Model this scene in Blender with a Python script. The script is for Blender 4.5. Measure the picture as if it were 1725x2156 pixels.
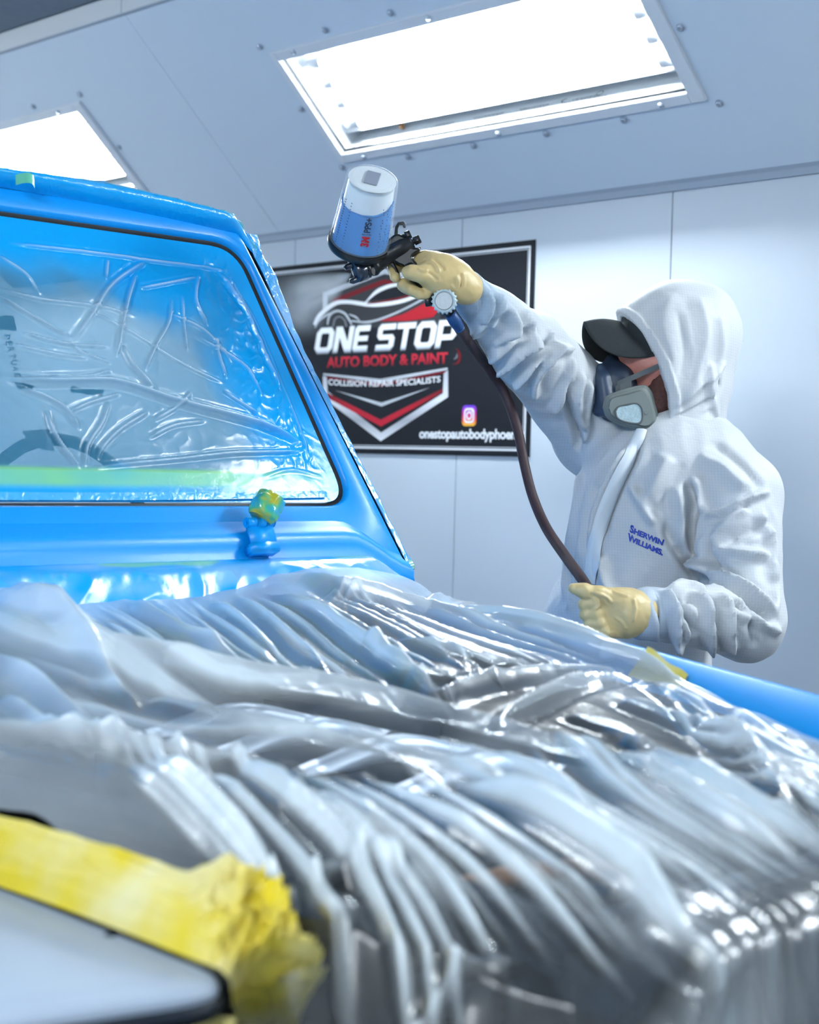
import bpy, bmesh, math, random
import numpy as np
from mathutils import Vector, Matrix
from mathutils.bvhtree import BVHTree

for _o in list(bpy.data.objects):
    bpy.data.objects.remove(_o)
SC = bpy.context.scene
COL = SC.collection
random.seed(4)
RNG = np.random.default_rng(7)

# ------------------------------------------------------------------ camera
FPX, W, H = 3400.0, 1725.0, 2156.0
CAM = np.array([0.0, 0.0, 1.45])
TH, PT, RO = math.radians(45.7), math.atan(103 / 3400), math.radians(1.5)
_F = np.array([-math.sin(TH) * math.cos(PT), math.cos(TH) * math.cos(PT), -math.sin(PT)])
_R0 = np.array([math.cos(TH), math.sin(TH), 0.0])
_U0 = np.cross(_R0, _F)
CR = math.cos(RO) * _R0 + math.sin(RO) * _U0      # image right
CU = math.cos(RO) * _U0 - math.sin(RO) * _R0      # image up
CF = _F                                           # viewing direction

cam_d = bpy.data.cameras.new('camera')
cam_d.sensor_fit = 'HORIZONTAL'
cam_d.sensor_width = 36.0
cam_d.lens = 36.0 * FPX / W
cam_d.clip_start = 0.02
cam_d.dof.use_dof = True
cam_d.dof.focus_distance = 3.35
cam_d.dof.aperture_fstop = 4.6
cam = bpy.data.objects.new('camera', cam_d)
COL.objects.link(cam)
cam.matrix_world = Matrix(((CR[0], CU[0], -CF[0], CAM[0]), (CR[1], CU[1], -CF[1], CAM[1]),
                           (CR[2], CU[2], -CF[2], CAM[2]), (0, 0, 0, 1)))
SC.camera = cam

# ------------------------------------------------------------------ light
TUBE_POWER = 170.0
wd = bpy.data.worlds.new('world')
SC.world = wd
wd.use_nodes = True
wd.node_tree.nodes['Background'].inputs[0].default_value = (0.55, 0.68, 0.9, 1)
wd.node_tree.nodes['Background'].inputs[1].default_value = 0.05
SC.view_settings.view_transform = 'Standard'
SC.view_settings.look = 'None'
SC.view_settings.exposure = -0.28
SC.view_settings.gamma = 1.0
SC.view_settings.use_curve_mapping = False
SC.cycles.use_denoising = True
SC.cycles.use_adaptive_sampling = True
SC.cycles.adaptive_threshold = 0.06
SC.cycles.adaptive_min_samples = 12
SC.cycles.max_bounces = 6
SC.cycles.diffuse_bounces = 3
SC.cycles.glossy_bounces = 3
SC.cycles.transparent_max_bounces = 14
SC.cycles.sample_clamp_indirect = 6.0
SC.cycles.volume_step_rate = 2.0
SC.cycles.volume_bounces = 1


def ray(x, y):
    return CF + (x - W / 2) / FPX * CR - (y - H / 2) / FPX * CU


def P(x, y, d):
    return CAM + ray(x, y) * d


def proj(V):
    d = np.atleast_2d(V) - CAM
    z = d @ CF
    return np.stack([W / 2 + FPX * (d @ CR) / z, H / 2 - FPX * (d @ CU) / z], 1)


def onplane(x, y, n, c):
    d = ray(x, y)
    n = np.asarray(n, float)
    return CAM + d * ((c - n @ CAM) / (n @ d))


# ------------------------------------------------------------------ materials
def new_mat(name):
    m = bpy.data.materials.new(name)
    m.use_nodes = True
    nt = m.node_tree
    return m, nt, nt.nodes['Principled BSDF'], nt.nodes['Material Output']


def N(nt, typ, **kw):
    n = nt.nodes.new(typ)
    for k, v in kw.items():
        setattr(n, k, v)
    return n


def mat(name, col, rough=0.5, metal=0.0, noise=0.0, nscale=20.0, bump=0.0, bscale=60.0, coat=0.0, spec=0.5, sss=0.0, emis=0.0):
    m, nt, b, out = new_mat(name)
    L = nt.links
    b.inputs['Base Color'].default_value = (*col, 1)
    b.inputs['Roughness'].default_value = rough
    b.inputs['Metallic'].default_value = metal
    b.inputs['Specular IOR Level'].default_value = spec
    b.inputs['Coat Weight'].default_value = coat
    b.inputs['Coat Roughness'].default_value = 0.15
    if sss:
        b.inputs['Subsurface Weight'].default_value = sss
        b.inputs['Subsurface Radius'].default_value = (0.02, 0.015, 0.012)
        b.inputs['Subsurface Scale'].default_value = 0.5
    if emis:
        b.inputs['Emission Color'].default_value = (*col, 1)
        b.inputs['Emission Strength'].default_value = emis
    geo = N(nt, 'ShaderNodeNewGeometry')
    if noise:
        t = N(nt, 'ShaderNodeTexNoise')
        t.inputs['Scale'].default_value = nscale
        t.inputs['Detail'].default_value = 5
        L.new(geo.outputs['Position'], t.inputs['Vector'])
        mx = N(nt, 'ShaderNodeMix', data_type='RGBA')
        mx.inputs[6].default_value = (*[c * (1 - noise) for c in col], 1)
        mx.inputs[7].default_value = (*[min(1, c * (1 + noise)) for c in col], 1)
        L.new(t.outputs['Fac'], mx.inputs[0])
        L.new(mx.outputs[2], b.inputs['Base Color'])
    if bump:
        t2 = N(nt, 'ShaderNodeTexNoise')
        t2.inputs['Scale'].default_value = bscale
        t2.inputs['Detail'].default_value = 4
        L.new(geo.outputs['Position'], t2.inputs['Vector'])
        bp = N(nt, 'ShaderNodeBump')
        bp.inputs['Strength'].default_value = bump
        bp.inputs['Distance'].default_value = 0.002
        L.new(t2.outputs['Fac'], bp.inputs['Height'])
        L.new(bp.outputs['Normal'], b.inputs['Normal'])
    return m


BLUE = (0.0, 0.37, 0.86)


def film_mat(name, alpha_attr=True, clear_col=(0.72, 0.82, 0.88), gloss=0.25, rough=0.16, alpha=0.5, bump=0.25, bscale=35.0):
    """Plastic film. Attribute 'paint' = how much blue overspray sits on it, 'tint' = light haze of it,
    'tape' = yellow tape showing through."""
    m, nt, b, out = new_mat(name)
    L = nt.links
    ap = N(nt, 'ShaderNodeAttribute', attribute_name='paint')
    at = N(nt, 'ShaderNodeAttribute', attribute_name='tape')
    c1 = N(nt, 'ShaderNodeMix', data_type='RGBA')
    c1.inputs[6].default_value = (*clear_col, 1)
    c1.inputs[7].default_value = (*BLUE, 1)
    L.new(ap.outputs['Fac'], c1.inputs[0])
    c2 = N(nt, 'ShaderNodeMix', data_type='RGBA')
    c2.inputs[7].default_value = (0.30, 0.72, 0.10, 1)
    L.new(at.outputs['Fac'], c2.inputs[0])
    L.new(c1.outputs[2], c2.inputs[6])
    al = N(nt, 'ShaderNodeAttribute', attribute_name='layer_glint')  # bunched film plus painted highlights: adds opacity and white
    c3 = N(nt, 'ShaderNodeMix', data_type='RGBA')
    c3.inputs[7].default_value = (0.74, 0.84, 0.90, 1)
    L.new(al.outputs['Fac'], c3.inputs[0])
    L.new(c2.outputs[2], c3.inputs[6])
    L.new(c3.outputs[2], b.inputs['Base Color'])
    b.inputs['Roughness'].default_value = rough
    b.inputs['Specular IOR Level'].default_value = 0.3
    tr = N(nt, 'ShaderNodeBsdfTransparent')
    tr.inputs[0].default_value = (0.93, 0.96, 0.98, 1)
    mx = N(nt, 'ShaderNodeMixShader')
    mr = N(nt, 'ShaderNodeMapRange')
    mr.inputs['From Min'].default_value = 0
    mr.inputs['From Max'].default_value = 0.6
    mr.inputs['To Min'].default_value = alpha
    mr.inputs['To Max'].default_value = 1.0
    add = N(nt, 'ShaderNodeMath', operation='ADD')
    L.new(ap.outputs['Fac'], add.inputs[0])
    L.new(at.outputs['Fac'], add.inputs[1])
    L.new(add.outputs[0], mr.inputs['Value'])
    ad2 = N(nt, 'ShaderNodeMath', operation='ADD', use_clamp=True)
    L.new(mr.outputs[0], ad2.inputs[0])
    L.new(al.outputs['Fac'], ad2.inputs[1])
    L.new(ad2.outputs[0], mx.inputs[0])
    L.new(tr.outputs[0], mx.inputs[1])
    L.new(b.outputs[0], mx.inputs[2])
    gl = N(nt, 'ShaderNodeBsdfGlossy')
    gl.inputs['Roughness'].default_value = rough
    fr = N(nt, 'ShaderNodeFresnel')
    fr.inputs[0].default_value = 1.45
    ml = N(nt, 'ShaderNodeMath', operation='MULTIPLY_ADD')
    ml.inputs[1].default_value = 0.2
    ml.inputs[2].default_value = gloss * 0.3
    L.new(fr.outputs[0], ml.inputs[0])
    mx2 = N(nt, 'ShaderNodeMixShader')
    L.new(ml.outputs[0], mx2.inputs[0])
    L.new(mx.outputs[0], mx2.inputs[1])
    L.new(gl.outputs[0], mx2.inputs[2])
    if bump:
        geo = N(nt, 'ShaderNodeNewGeometry')
        t2 = N(nt, 'ShaderNodeTexNoise')
        t2.inputs['Scale'].default_value = bscale
        t2.inputs['Detail'].default_value = 3
        t2.inputs['Distortion'].default_value = 0.8
        L.new(geo.outputs['Position'], t2.inputs['Vector'])
        bp = N(nt, 'ShaderNodeBump')
        bp.inputs['Strength'].default_value = bump
        bp.inputs['Distance'].default_value = 0.006
        L.new(t2.outputs['Fac'], bp.inputs['Height'])
        for s in (b, gl):
            L.new(bp.outputs['Normal'], s.inputs['Normal'])
        L.new(bp.outputs['Normal'], fr.inputs['Normal'])
    L.new(mx2.outputs[0], out.inputs['Surface'])
    return m


def emit_mat(name, col, s):
    m, nt, b, out = new_mat(name)
    e = N(nt, 'ShaderNodeEmission')
    e.inputs[0].default_value = (*col, 1)
    e.inputs[1].default_value = s
    nt.links.new(e.outputs[0], out.inputs['Surface'])
    return m


def glass_mat(name, tint=(0.95, 0.97, 0.98), refl=0.06, rough=0.02):
    m, nt, b, out = new_mat(name)
    tr = N(nt, 'ShaderNodeBsdfTransparent')
    tr.inputs[0].default_value = (*tint, 1)
    gl = N(nt, 'ShaderNodeBsdfGlossy')
    gl.inputs['Roughness'].default_value = rough
    mx = N(nt, 'ShaderNodeMixShader')
    mx.inputs[0].default_value = refl
    nt.links.new(tr.outputs[0], mx.inputs[1])
    nt.links.new(gl.outputs[0], mx.inputs[2])
    nt.links.new(mx.outputs[0], out.inputs['Surface'])
    return m


def suit_mat():
    """White coverall cloth with a fine ripstop grid."""
    m, nt, b, out = new_mat('coverall_cloth')
    L = nt.links
    geo = N(nt, 'ShaderNodeNewGeometry')
    # two directions of ripstop thread, measured on the wearer: vertical and around
    def thread(axis, scale):
        dp = N(nt, 'ShaderNodeVectorMath', operation='DOT_PRODUCT')
        dp.inputs[1].default_value = axis
        L.new(geo.outputs['Position'], dp.inputs[0])
        ml = N(nt, 'ShaderNodeMath', operation='MULTIPLY')
        ml.inputs[1].default_value = scale
        L.new(dp.outputs['Value'], ml.inputs[0])
        fr = N(nt, 'ShaderNodeMath', operation='FRACT')
        L.new(ml.outputs[0], fr.inputs[0])
        lt = N(nt, 'ShaderNodeMath', operation='LESS_THAN')
        lt.inputs[1].default_value = 0.2
        L.new(fr.outputs[0], lt.inputs[0])
        return lt
    a = thread((0, 0.08, 1.0), 165.0)
    c = thread((0.72, 0.72, 0.05), 165.0)
    mxm = N(nt, 'ShaderNodeMath', operation='MAXIMUM')
    L.new(a.outputs[0], mxm.inputs[0])
    L.new(c.outputs[0], mxm.inputs[1])
    no = N(nt, 'ShaderNodeTexNoise')
    no.inputs['Scale'].default_value = 7
    no.inputs['Detail'].default_value = 4
    L.new(geo.outputs['Position'], no.inputs['Vector'])
    mx = N(nt, 'ShaderNodeMix', data_type='RGBA')
    mx.inputs[6].default_value = (0.60, 0.63, 0.66, 1)
    mx.inputs[7].default_value = (0.74, 0.755, 0.77, 1)
    L.new(no.outputs['Fac'], mx.inputs[0])
    mx2 = N(nt, 'ShaderNodeMix', data_type='RGBA', blend_type='MIX')
    mx2.inputs[7].default_value = (0.86, 0.87, 0.88, 1)
    sc = N(nt, 'ShaderNodeMath', operation='MULTIPLY')
    sc.inputs[1].default_value = 0.35
    L.new(mxm.outputs[0], sc.inputs[0])
    L.new(sc.outputs[0], mx2.inputs[0])
    L.new(mx.outputs[2], mx2.inputs[6])
    # blue overspray haze on the cloth, strongest on the sleeve cuffs (attribute from the geometry)
    ap = N(nt, 'ShaderNodeAttribute', attribute_name='paint')
    mx3 = N(nt, 'ShaderNodeMix', data_type='RGBA')
    mx3.inputs[7].default_value = (0.12, 0.33, 0.55, 1)
    L.new(ap.outputs['Fac'], mx3.inputs[0])
    L.new(mx2.outputs[2], mx3.inputs[6])
    L.new(mx3.outputs[2], b.inputs['Base Color'])
    b.inputs['Roughness'].default_value = 0.55
    b.inputs['Specular IOR Level'].default_value = 0.3
    b.inputs['Sheen Weight'].default_value = 0.1
    bp = N(nt, 'ShaderNodeBump')
    bp.inputs['Strength'].default_value = 0.12
    bp.inputs['Distance'].default_value = 0.0006
    L.new(mxm.outputs[0], bp.inputs['Height'])
    n2 = N(nt, 'ShaderNodeTexNoise')
    n2.inputs['Scale'].default_value = 38
    n2.inputs['Detail'].default_value = 3
    n2.inputs['Distortion'].default_value = 0.5
    L.new(geo.outputs['Position'], n2.inputs['Vector'])
    bp2 = N(nt, 'ShaderNodeBump')
    bp2.inputs['Strength'].default_value = 0.25
    bp2.inputs['Distance'].default_value = 0.006
    L.new(n2.outputs['Fac'], bp2.inputs['Height'])
    L.new(bp.outputs['Normal'], bp2.inputs['Normal'])
    L.new(bp2.outputs['Normal'], b.inputs['Normal'])
    # thin cloth lets some light through
    tl = N(nt, 'ShaderNodeBsdfTranslucent')
    tl.inputs[0].default_value = (0.75, 0.78, 0.82, 1)
    ms = N(nt, 'ShaderNodeMixShader')
    ms.inputs[0].default_value = 0.12
    L.new(b.outputs[0], ms.inputs[1])
    L.new(tl.outputs[0], ms.inputs[2])
    L.new(ms.outputs[0], out.inputs['Surface'])
    return m


M = {}
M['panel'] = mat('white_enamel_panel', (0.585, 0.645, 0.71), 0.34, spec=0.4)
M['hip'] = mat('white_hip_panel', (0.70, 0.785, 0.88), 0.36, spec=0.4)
M['joint'] = mat('panel_joint', (0.36, 0.42, 0.5), 0.6)
M['band'] = mat('cream_channel', (0.78, 0.81, 0.82), 0.4)
M['filter'] = mat('ceiling_filter', (0.20, 0.24, 0.29), 0.9, noise=0.15, nscale=30)
M['floor'] = mat('concrete', (0.07, 0.075, 0.08), 0.7, noise=0.2, nscale=6)
M['frame'] = mat('fixture_frame_paint', (0.80, 0.83, 0.87), 0.35)
M['reflector'] = mat('fixture_reflector', (0.80, 0.83, 0.86), 0.4)
M['tube'] = emit_mat('lamp_tube', (0.91, 0.965, 1.0), TUBE_POWER)
M['socket'] = mat('lamp_socket', (0.8, 0.81, 0.85), 0.5)
M['steel'] = mat('zinc_bolt', (0.55, 0.6, 0.68), 0.38, metal=0.6)
M['black'] = mat('black_plastic', (0.006, 0.007, 0.009), 0.35)
M['rubber'] = mat('black_rubber', (0.006, 0.009, 0.014), 0.6)
M['clear'] = glass_mat('fixture_glass', refl=0.03)
M['paint'] = mat('wet_blue_paint', (0.0, 0.30, 0.80), 0.38, noise=0.02, coat=0.12, bump=0.04, bscale=500, spec=0.35)
M['film'] = film_mat('windscreen_film', clear_col=(0.085, 0.27, 0.40), gloss=0.03, rough=0.2, alpha=0.50, bump=0.12, bscale=30)
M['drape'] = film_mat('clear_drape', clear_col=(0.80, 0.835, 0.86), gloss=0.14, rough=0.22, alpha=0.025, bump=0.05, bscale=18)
M['bfilm'] = film_mat('blue_oversprayed_film', gloss=0.06, rough=0.2, alpha=0.6, bump=0.35, bscale=55)
M['cfilm'] = film_mat('cowl_film', gloss=0.03, rough=0.25, alpha=0.7, bump=0.12, bscale=25)
M['glass'] = glass_mat('windscreen_glass', (0.62, 0.70, 0.74), 0.06)
M['suit'] = suit_mat()
M['flap'] = mat('coverall_flap', (0.74, 0.79, 0.83), 0.55, noise=0.06, nscale=25, bump=0.2, bscale=80)
M['glove'] = mat('latex_glove', (0.66, 0.50, 0.235), 0.42, noise=0.12, nscale=35, bump=0.35, bscale=90, sss=0.08)
M['skin'] = mat('skin', (0.60, 0.24, 0.19), 0.5, noise=0.15, nscale=40, bump=0.2, bscale=200, sss=0.1)
M['beard'] = mat('beard_hair', (0.09, 0.035, 0.028), 0.7, noise=0.5, nscale=180, bump=0.8, bscale=350)
M['cap'] = mat('charcoal_cap_cloth', (0.018, 0.024, 0.026), 0.85, noise=0.25, nscale=300, bump=0.4, bscale=700)
M['mask'] = mat('navy_mask_rubber', (0.018, 0.032, 0.062), 0.5)
M['mask2'] = mat('mask_shell', (0.035, 0.058, 0.105), 0.42)
M['cartridge'] = mat('grey_cartridge_plastic', (0.17, 0.195, 0.19), 0.5)
M['filterpad'] = mat('filter_pad', (0.40, 0.52, 0.56), 0.9, noise=0.35, nscale=120, bump=0.8, bscale=260)
M['strap'] = mat('grey_strap', (0.10, 0.115, 0.12), 0.75, bump=0.3, bscale=600)
M['logo_blue'] = mat('logo_blue_print', (0.012, 0.05, 0.42), 0.5)
M['gun'] = mat('gun_black_anodised', (0.008, 0.009, 0.011), 0.34, spec=0.6)
M['gun_smoke'] = mat('smoked_air_cap', (0.02, 0.03, 0.05), 0.2, coat=0.4)
M['hose'] = mat('rubber_hose', (0.045, 0.022, 0.026), 0.6, noise=0.5, nscale=25, bump=0.3, bscale=200)
M['gauge'] = mat('frosted_gauge_cover', (0.48, 0.58, 0.62), 0.35, noise=0.15, nscale=80)
M['gaugeface'] = mat('gauge_face', (0.62, 0.66, 0.68), 0.4, noise=0.15, nscale=150)
M['cuffblue'] = mat('blue_connector', (0.01, 0.06, 0.2), 0.4)
M['grey'] = mat('grey_primer', (0.34, 0.40, 0.49), 0.42, noise=0.03, nscale=5)
M['lip'] = mat('dark_fender_lip', (0.010, 0.016, 0.026), 0.5, spec=0.3)
M['engine'] = mat('engine_black', (0.010, 0.012, 0.014), 0.6, spec=0.2)
M['rust'] = mat('copper_brown', (0.26, 0.11, 0.035), 0.5)
M['tyre'] = mat('tyre', (0.012, 0.012, 0.013), 0.8)
M['seatm'] = mat('seat_grey', (0.10, 0.115, 0.125), 0.8)
M['boot'] = mat('boot_leather', (0.03, 0.03, 0.032), 0.6)


def yellow_mat():
    m, nt, b, out = new_mat('yellow_masking_film')
    L = nt.links
    geo = N(nt, 'ShaderNodeNewGeometry')
    no = N(nt, 'ShaderNodeTexNoise')
    no.inputs['Scale'].default_value = 9
    no.inputs['Detail'].default_value = 3
    L.new(geo.outputs['Position'], no.inputs['Vector'])
    cr = N(nt, 'ShaderNodeValToRGB')
    cr.color_ramp.elements[0].position = 0.36
    cr.color_ramp.elements[0].color = (0.82, 0.64, 0.03, 1)
    cr.color_ramp.elements[1].position = 0.66
    cr.color_ramp.elements[1].color = (0.88, 0.80, 0.42, 1)
    L.new(no.outputs['Fac'], cr.inputs[0])
    L.new(cr.outputs[0], b.inputs['Base Color'])
    b.inputs['Roughness'].default_value = 0.4
    tl = N(nt, 'ShaderNodeBsdfTranslucent')
    L.new(cr.outputs[0], tl.inputs[0])
    ms = N(nt, 'ShaderNodeMixShader')
    ms.inputs[0].default_value = 0.25
    L.new(b.outputs[0], ms.inputs[1])
    L.new(tl.outputs[0], ms.inputs[2])
    L.new(ms.outputs[0], out.inputs['Surface'])
    return m


M['yellow'] = yellow_mat()

# ------------------------------------------------------------------ object helpers
WL = {}


def tag(o, label=None, cat=None, group=None, kind=None):
    if label:
        o['label'] = label
    if cat:
        o['category'] = cat
    if group:
        o['group'] = group
    if kind:
        o['kind'] = kind
    return o


def thing(name, loc, label, cat, group=None):
    o = bpy.data.objects.new(name, None)
    o.empty_display_size = 0.1
    COL.objects.link(o)
    o.location = loc
    WL[o] = np.array(loc, float)
    return tag(o, label, cat, group)


def obj(name, V, Fc, m, parent=None, smooth=True, attrs=None, label=None):
    """One mesh object from world-space vertices; its origin sits at the middle of its box."""
    V = np.asarray(V, float).reshape(-1, 3)
    c = (V.min(0) + V.max(0)) / 2
    me = bpy.data.meshes.new(name)
    me.from_pydata((V - c).tolist(), [], [tuple(int(i) for i in f) for f in Fc])
    if smooth:
        me.polygons.foreach_set('use_smooth', [p.loop_total <= 4 for p in me.polygons])
    if attrs:
        for k, a in attrs.items():
            at = me.attributes.new(k, 'FLOAT', 'POINT')
            at.data.foreach_set('value', np.asarray(a, np.float32))
    me.materials.append(m if not isinstance(m, str) else M[m])
    me.validate()
    me.update()
    o = bpy.data.objects.new(name, me)
    COL.objects.link(o)
    WL[o] = c
    if parent is not None:
        o.parent = parent
        o.location = c - WL[parent]
    else:
        o.location = c
    if label:
        o['label'] = label
    return o


def share(name, src, loc, parent=None, rot=None):
    o = bpy.data.objects.new(name, src.data)
    COL.objects.link(o)
    WL[o] = np.array(loc, float)
    if parent is not None:
        o.parent = parent
        o.location = WL[o] - WL[parent]
    else:
        o.location = loc
    if rot is not None:
        o.rotation_euler = rot
    return o


def join(parts):
    Vs, Fs, k = [], [], 0
    for V, Fc in parts:
        V = np.asarray(V, float).reshape(-1, 3)
        Vs.append(V)
        Fs += [tuple(int(i) + k for i in f) for f in Fc]
        k += len(V)
    return np.concatenate(Vs), Fs


def grid_faces(nu, nv, cu=False, cv=False):
    fs = []
    for i in range(nu if cu else nu - 1):
        for j in range(nv if cv else nv - 1):
            a, b = i * nv + j, ((i + 1) % nu) * nv + j
            c, d = ((i + 1) % nu) * nv + (j + 1) % nv, i * nv + (j + 1) % nv
            fs.append((a, b, c, d))
    return fs


def box(lo, hi, bev=0.0, ax=None):
    """Bevelled box; ax = (origin, ex, ey, ez) frame or None for world axes."""
    bm = bmesh.new()
    bmesh.ops.create_cube(bm, size=1)
    lo, hi = np.array(lo, float), np.array(hi, float)
    for v in bm.verts:
        v.co = Vector((np.array(v.co) + 0.5) * (hi - lo) + lo)
    if bev:
        bmesh.ops.bevel(bm, geom=list(bm.edges), offset=bev, segments=2, affect='EDGES')
    bm.verts.index_update()
    V = np.array([v.co[:] for v in bm.verts])
    Fc = [tuple(v.index for v in f.verts) for f in bm.faces]
    bm.free()
    if ax is not None:
        o, ex, ey, ez = [np.asarray(a, float) for a in ax]
        V = o + V[:, :1] * ex + V[:, 1:2] * ey + V[:, 2:3] * ez
    return V, Fc


def catmull(pts, n):
    pts = np.asarray(pts, float)
    if len(pts) < 3:
        t = np.linspace(0, 1, n)[:, None]
        return pts[0] * (1 - t) + pts[-1] * t
    q = np.vstack([2 * pts[0] - pts[1], pts, 2 * pts[-1] - pts[-2]])
    out = []
    for s in np.linspace(0, len(pts) - 1 - 1e-9, n):
        i = int(s)
        t = s - i
        a, b, c, d = q[i], q[i + 1], q[i + 2], q[i + 3]
        out.append(0.5 * (2 * b + (c - a) * t + (2 * a - 5 * b + 4 * c - d) * t * t + (3 * b - a - 3 * c + d) * t ** 3))
    return np.array(out)


def tube(pts, r, sides=12, n=None, closed=False, flat=None):
    pts = catmull(pts, n) if n else np.asarray(pts, float)
    k = len(pts)
    r = np.broadcast_to(np.interp(np.linspace(0, 1, k), np.linspace(0, 1, len(r)), r) if np.ndim(r) else r, (k,))
    T = np.gradient(pts, axis=0) if not closed else np.roll(pts, -1, 0) - np.roll(pts, 1, 0)
    T /= np.linalg.norm(T, axis=1)[:, None] + 1e-12
    a = np.array([0, 0, 1.0]) if abs(T[0][2]) < 0.9 else np.array([1.0, 0, 0])
    V = []
    nrm = np.cross(T[0], a)
    for i in range(k):
        nrm = nrm - T[i] * (nrm @ T[i])
        nrm /= np.linalg.norm(nrm)
        bn = np.cross(T[i], nrm)
        for j in range(sides):
            w = 2 * math.pi * j / sides
            V.append(pts[i] + r[i] * (math.cos(w) * nrm + math.sin(w) * bn * (flat or 1.0)))
    Fc = grid_faces(k, sides, closed, True)
    if not closed:
        Fc.append(tuple(range(sides))[::-1])
        Fc.append(tuple((k - 1) * sides + j for j in range(sides)))
    return np.array(V), Fc


def lathe(o, axis, prof, sides=32, closed_ends=True):
    """Profile [(along, radius)] turned about axis through o."""
    axis = np.asarray(axis, float)
    axis /= np.linalg.norm(axis)
    a = np.cross(axis, [0.3, 0.2, 1.0] if abs(axis[2]) < 0.9 else [1.0, 0, 0])
    a /= np.linalg.norm(a)
    b = np.cross(axis, a)
    V = []
    for s, r in prof:
        for j in range(sides):
            w = 2 * math.pi * j / sides
            V.append(o + axis * s + r * (math.cos(w) * a + math.sin(w) * b))
    Fc = grid_faces(len(prof), sides, False, True)
    if closed_ends:
        Fc.append(tuple(range(sides))[::-1])
        Fc.append(tuple((len(prof) - 1) * sides + j for j in range(sides)))
    return np.array(V), Fc


def fill2d(loops):
    """Fill closed 2-D loops (inner loops become holes) with triangles."""
    cu = bpy.data.curves.new('tmp', 'CURVE')
    cu.dimensions = '2D'
    cu.fill_mode = 'BOTH'
    for lp in loops:
        sp = cu.splines.new('POLY')
        sp.points.add(len(lp) - 1)
        for p, q in zip(sp.points, lp):
            p.co = (q[0], q[1], 0, 1)
        sp.use_cyclic_u = True
    o = bpy.data.objects.new('tmp', cu)
    COL.objects.link(o)
    me = bpy.data.meshes.new_from_object(o.evaluated_get(bpy.context.evaluated_depsgraph_get()))
    V = np.array([v.co[:2] for v in me.vertices]).reshape(-1, 2)
    Fc = [tuple(p.vertices) for p in me.polygons]
    bpy.data.objects.remove(o)
    bpy.data.curves.remove(cu)
    bpy.data.meshes.remove(me)
    return V, Fc


def text2d(s, offset=0.0, shear=0.0, spacing=1.0, res=4):
    cu = bpy.data.curves.new('tmp', 'FONT')
    cu.body = s
    cu.offset = offset
    cu.shear = shear
    cu.space_character = spacing
    cu.resolution_u = res
    cu.fill_mode = 'FRONT'
    o = bpy.data.objects.new('tmp', cu)
    COL.objects.link(o)
    me = bpy.data.meshes.new_from_object(o.evaluated_get(bpy.context.evaluated_depsgraph_get()))
    V = np.array([v.co[:2] for v in me.vertices]).reshape(-1, 2)
    Fc = [tuple(p.vertices) for p in me.polygons]
    bpy.data.objects.remove(o)
    bpy.data.curves.remove(cu)
    bpy.data.meshes.remove(me)
    return V, Fc


def unit_box(V):
    lo, hi = V.min(0), V.max(0)
    return (V - lo) / (hi - lo)


# ------------------------------------------------------------------ noise
_PERM = RNG.permutation(512)
_GR = RNG.normal(size=(512, 2))
_GR /= np.linalg.norm(_GR, axis=1)[:, None]
_GR3 = RNG.normal(size=(512, 3))
_GR3 /= np.linalg.norm(_GR3, axis=1)[:, None]


def perlin(x, y, seed=0):
    xi, yi = np.floor(x).astype(int), np.floor(y).astype(int)
    xf, yf = x - xi, y - yi
    u, v = xf ** 3 * (xf * (xf * 6 - 15) + 10), yf ** 3 * (yf * (yf * 6 - 15) + 10)

    def g(i, j):
        h = _PERM[(_PERM[(xi + i + seed * 57) % 512] + yi + j) % 512]
        return _GR[h, 0] * (xf - i) + _GR[h, 1] * (yf - j)
    return ((1 - u) * (1 - v) * g(0, 0) + u * (1 - v) * g(1, 0) + (1 - u) * v * g(0, 1) + u * v * g(1, 1)) * 1.5


def perlin3(Pn, seed=0):
    I = np.floor(Pn).astype(int)
    f = Pn - I
    w = f ** 3 * (f * (f * 6 - 15) + 10)
    out = 0
    for i in (0, 1):
        for j in (0, 1):
            for k in (0, 1):
                h = _PERM[(_PERM[(_PERM[(I[:, 0] + i + seed * 57) % 512] + I[:, 1] + j) % 512] + I[:, 2] + k) % 512]
                d = _GR3[h, 0] * (f[:, 0] - i) + _GR3[h, 1] * (f[:, 1] - j) + _GR3[h, 2] * (f[:, 2] - k)
                ww = (w[:, 0] if i else 1 - w[:, 0]) * (w[:, 1] if j else 1 - w[:, 1]) * (w[:, 2] if k else 1 - w[:, 2])
                out = out + ww * d
    return out * 1.5


def ridged(x, y, seed, sharp=1.6):
    return (1 - np.minimum(1, np.abs(perlin(x, y, seed)) * 1.8)) ** sharp


def seg_dist(Vt, pts):
    """Distance of points to a polyline and the position along it (0..1)."""
    best = np.full(len(Vt), 1e9)
    pos = np.zeros(len(Vt))
    L = np.concatenate([[0], np.cumsum(np.linalg.norm(np.diff(pts, axis=0), axis=1))])
    for i in range(len(pts) - 1):
        a, b = pts[i], pts[i + 1]
        ab = b - a
        l2 = ab @ ab + 1e-12
        t = np.clip((Vt - a) @ ab / l2, 0, 1)
        d = np.linalg.norm(Vt - a - t[:, None] * ab, axis=1)
        m = d < best
        best[m] = d[m]
        pos[m] = ((L[i] + t * (L[i + 1] - L[i])) / L[-1])[m]
    return best, pos


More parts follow.
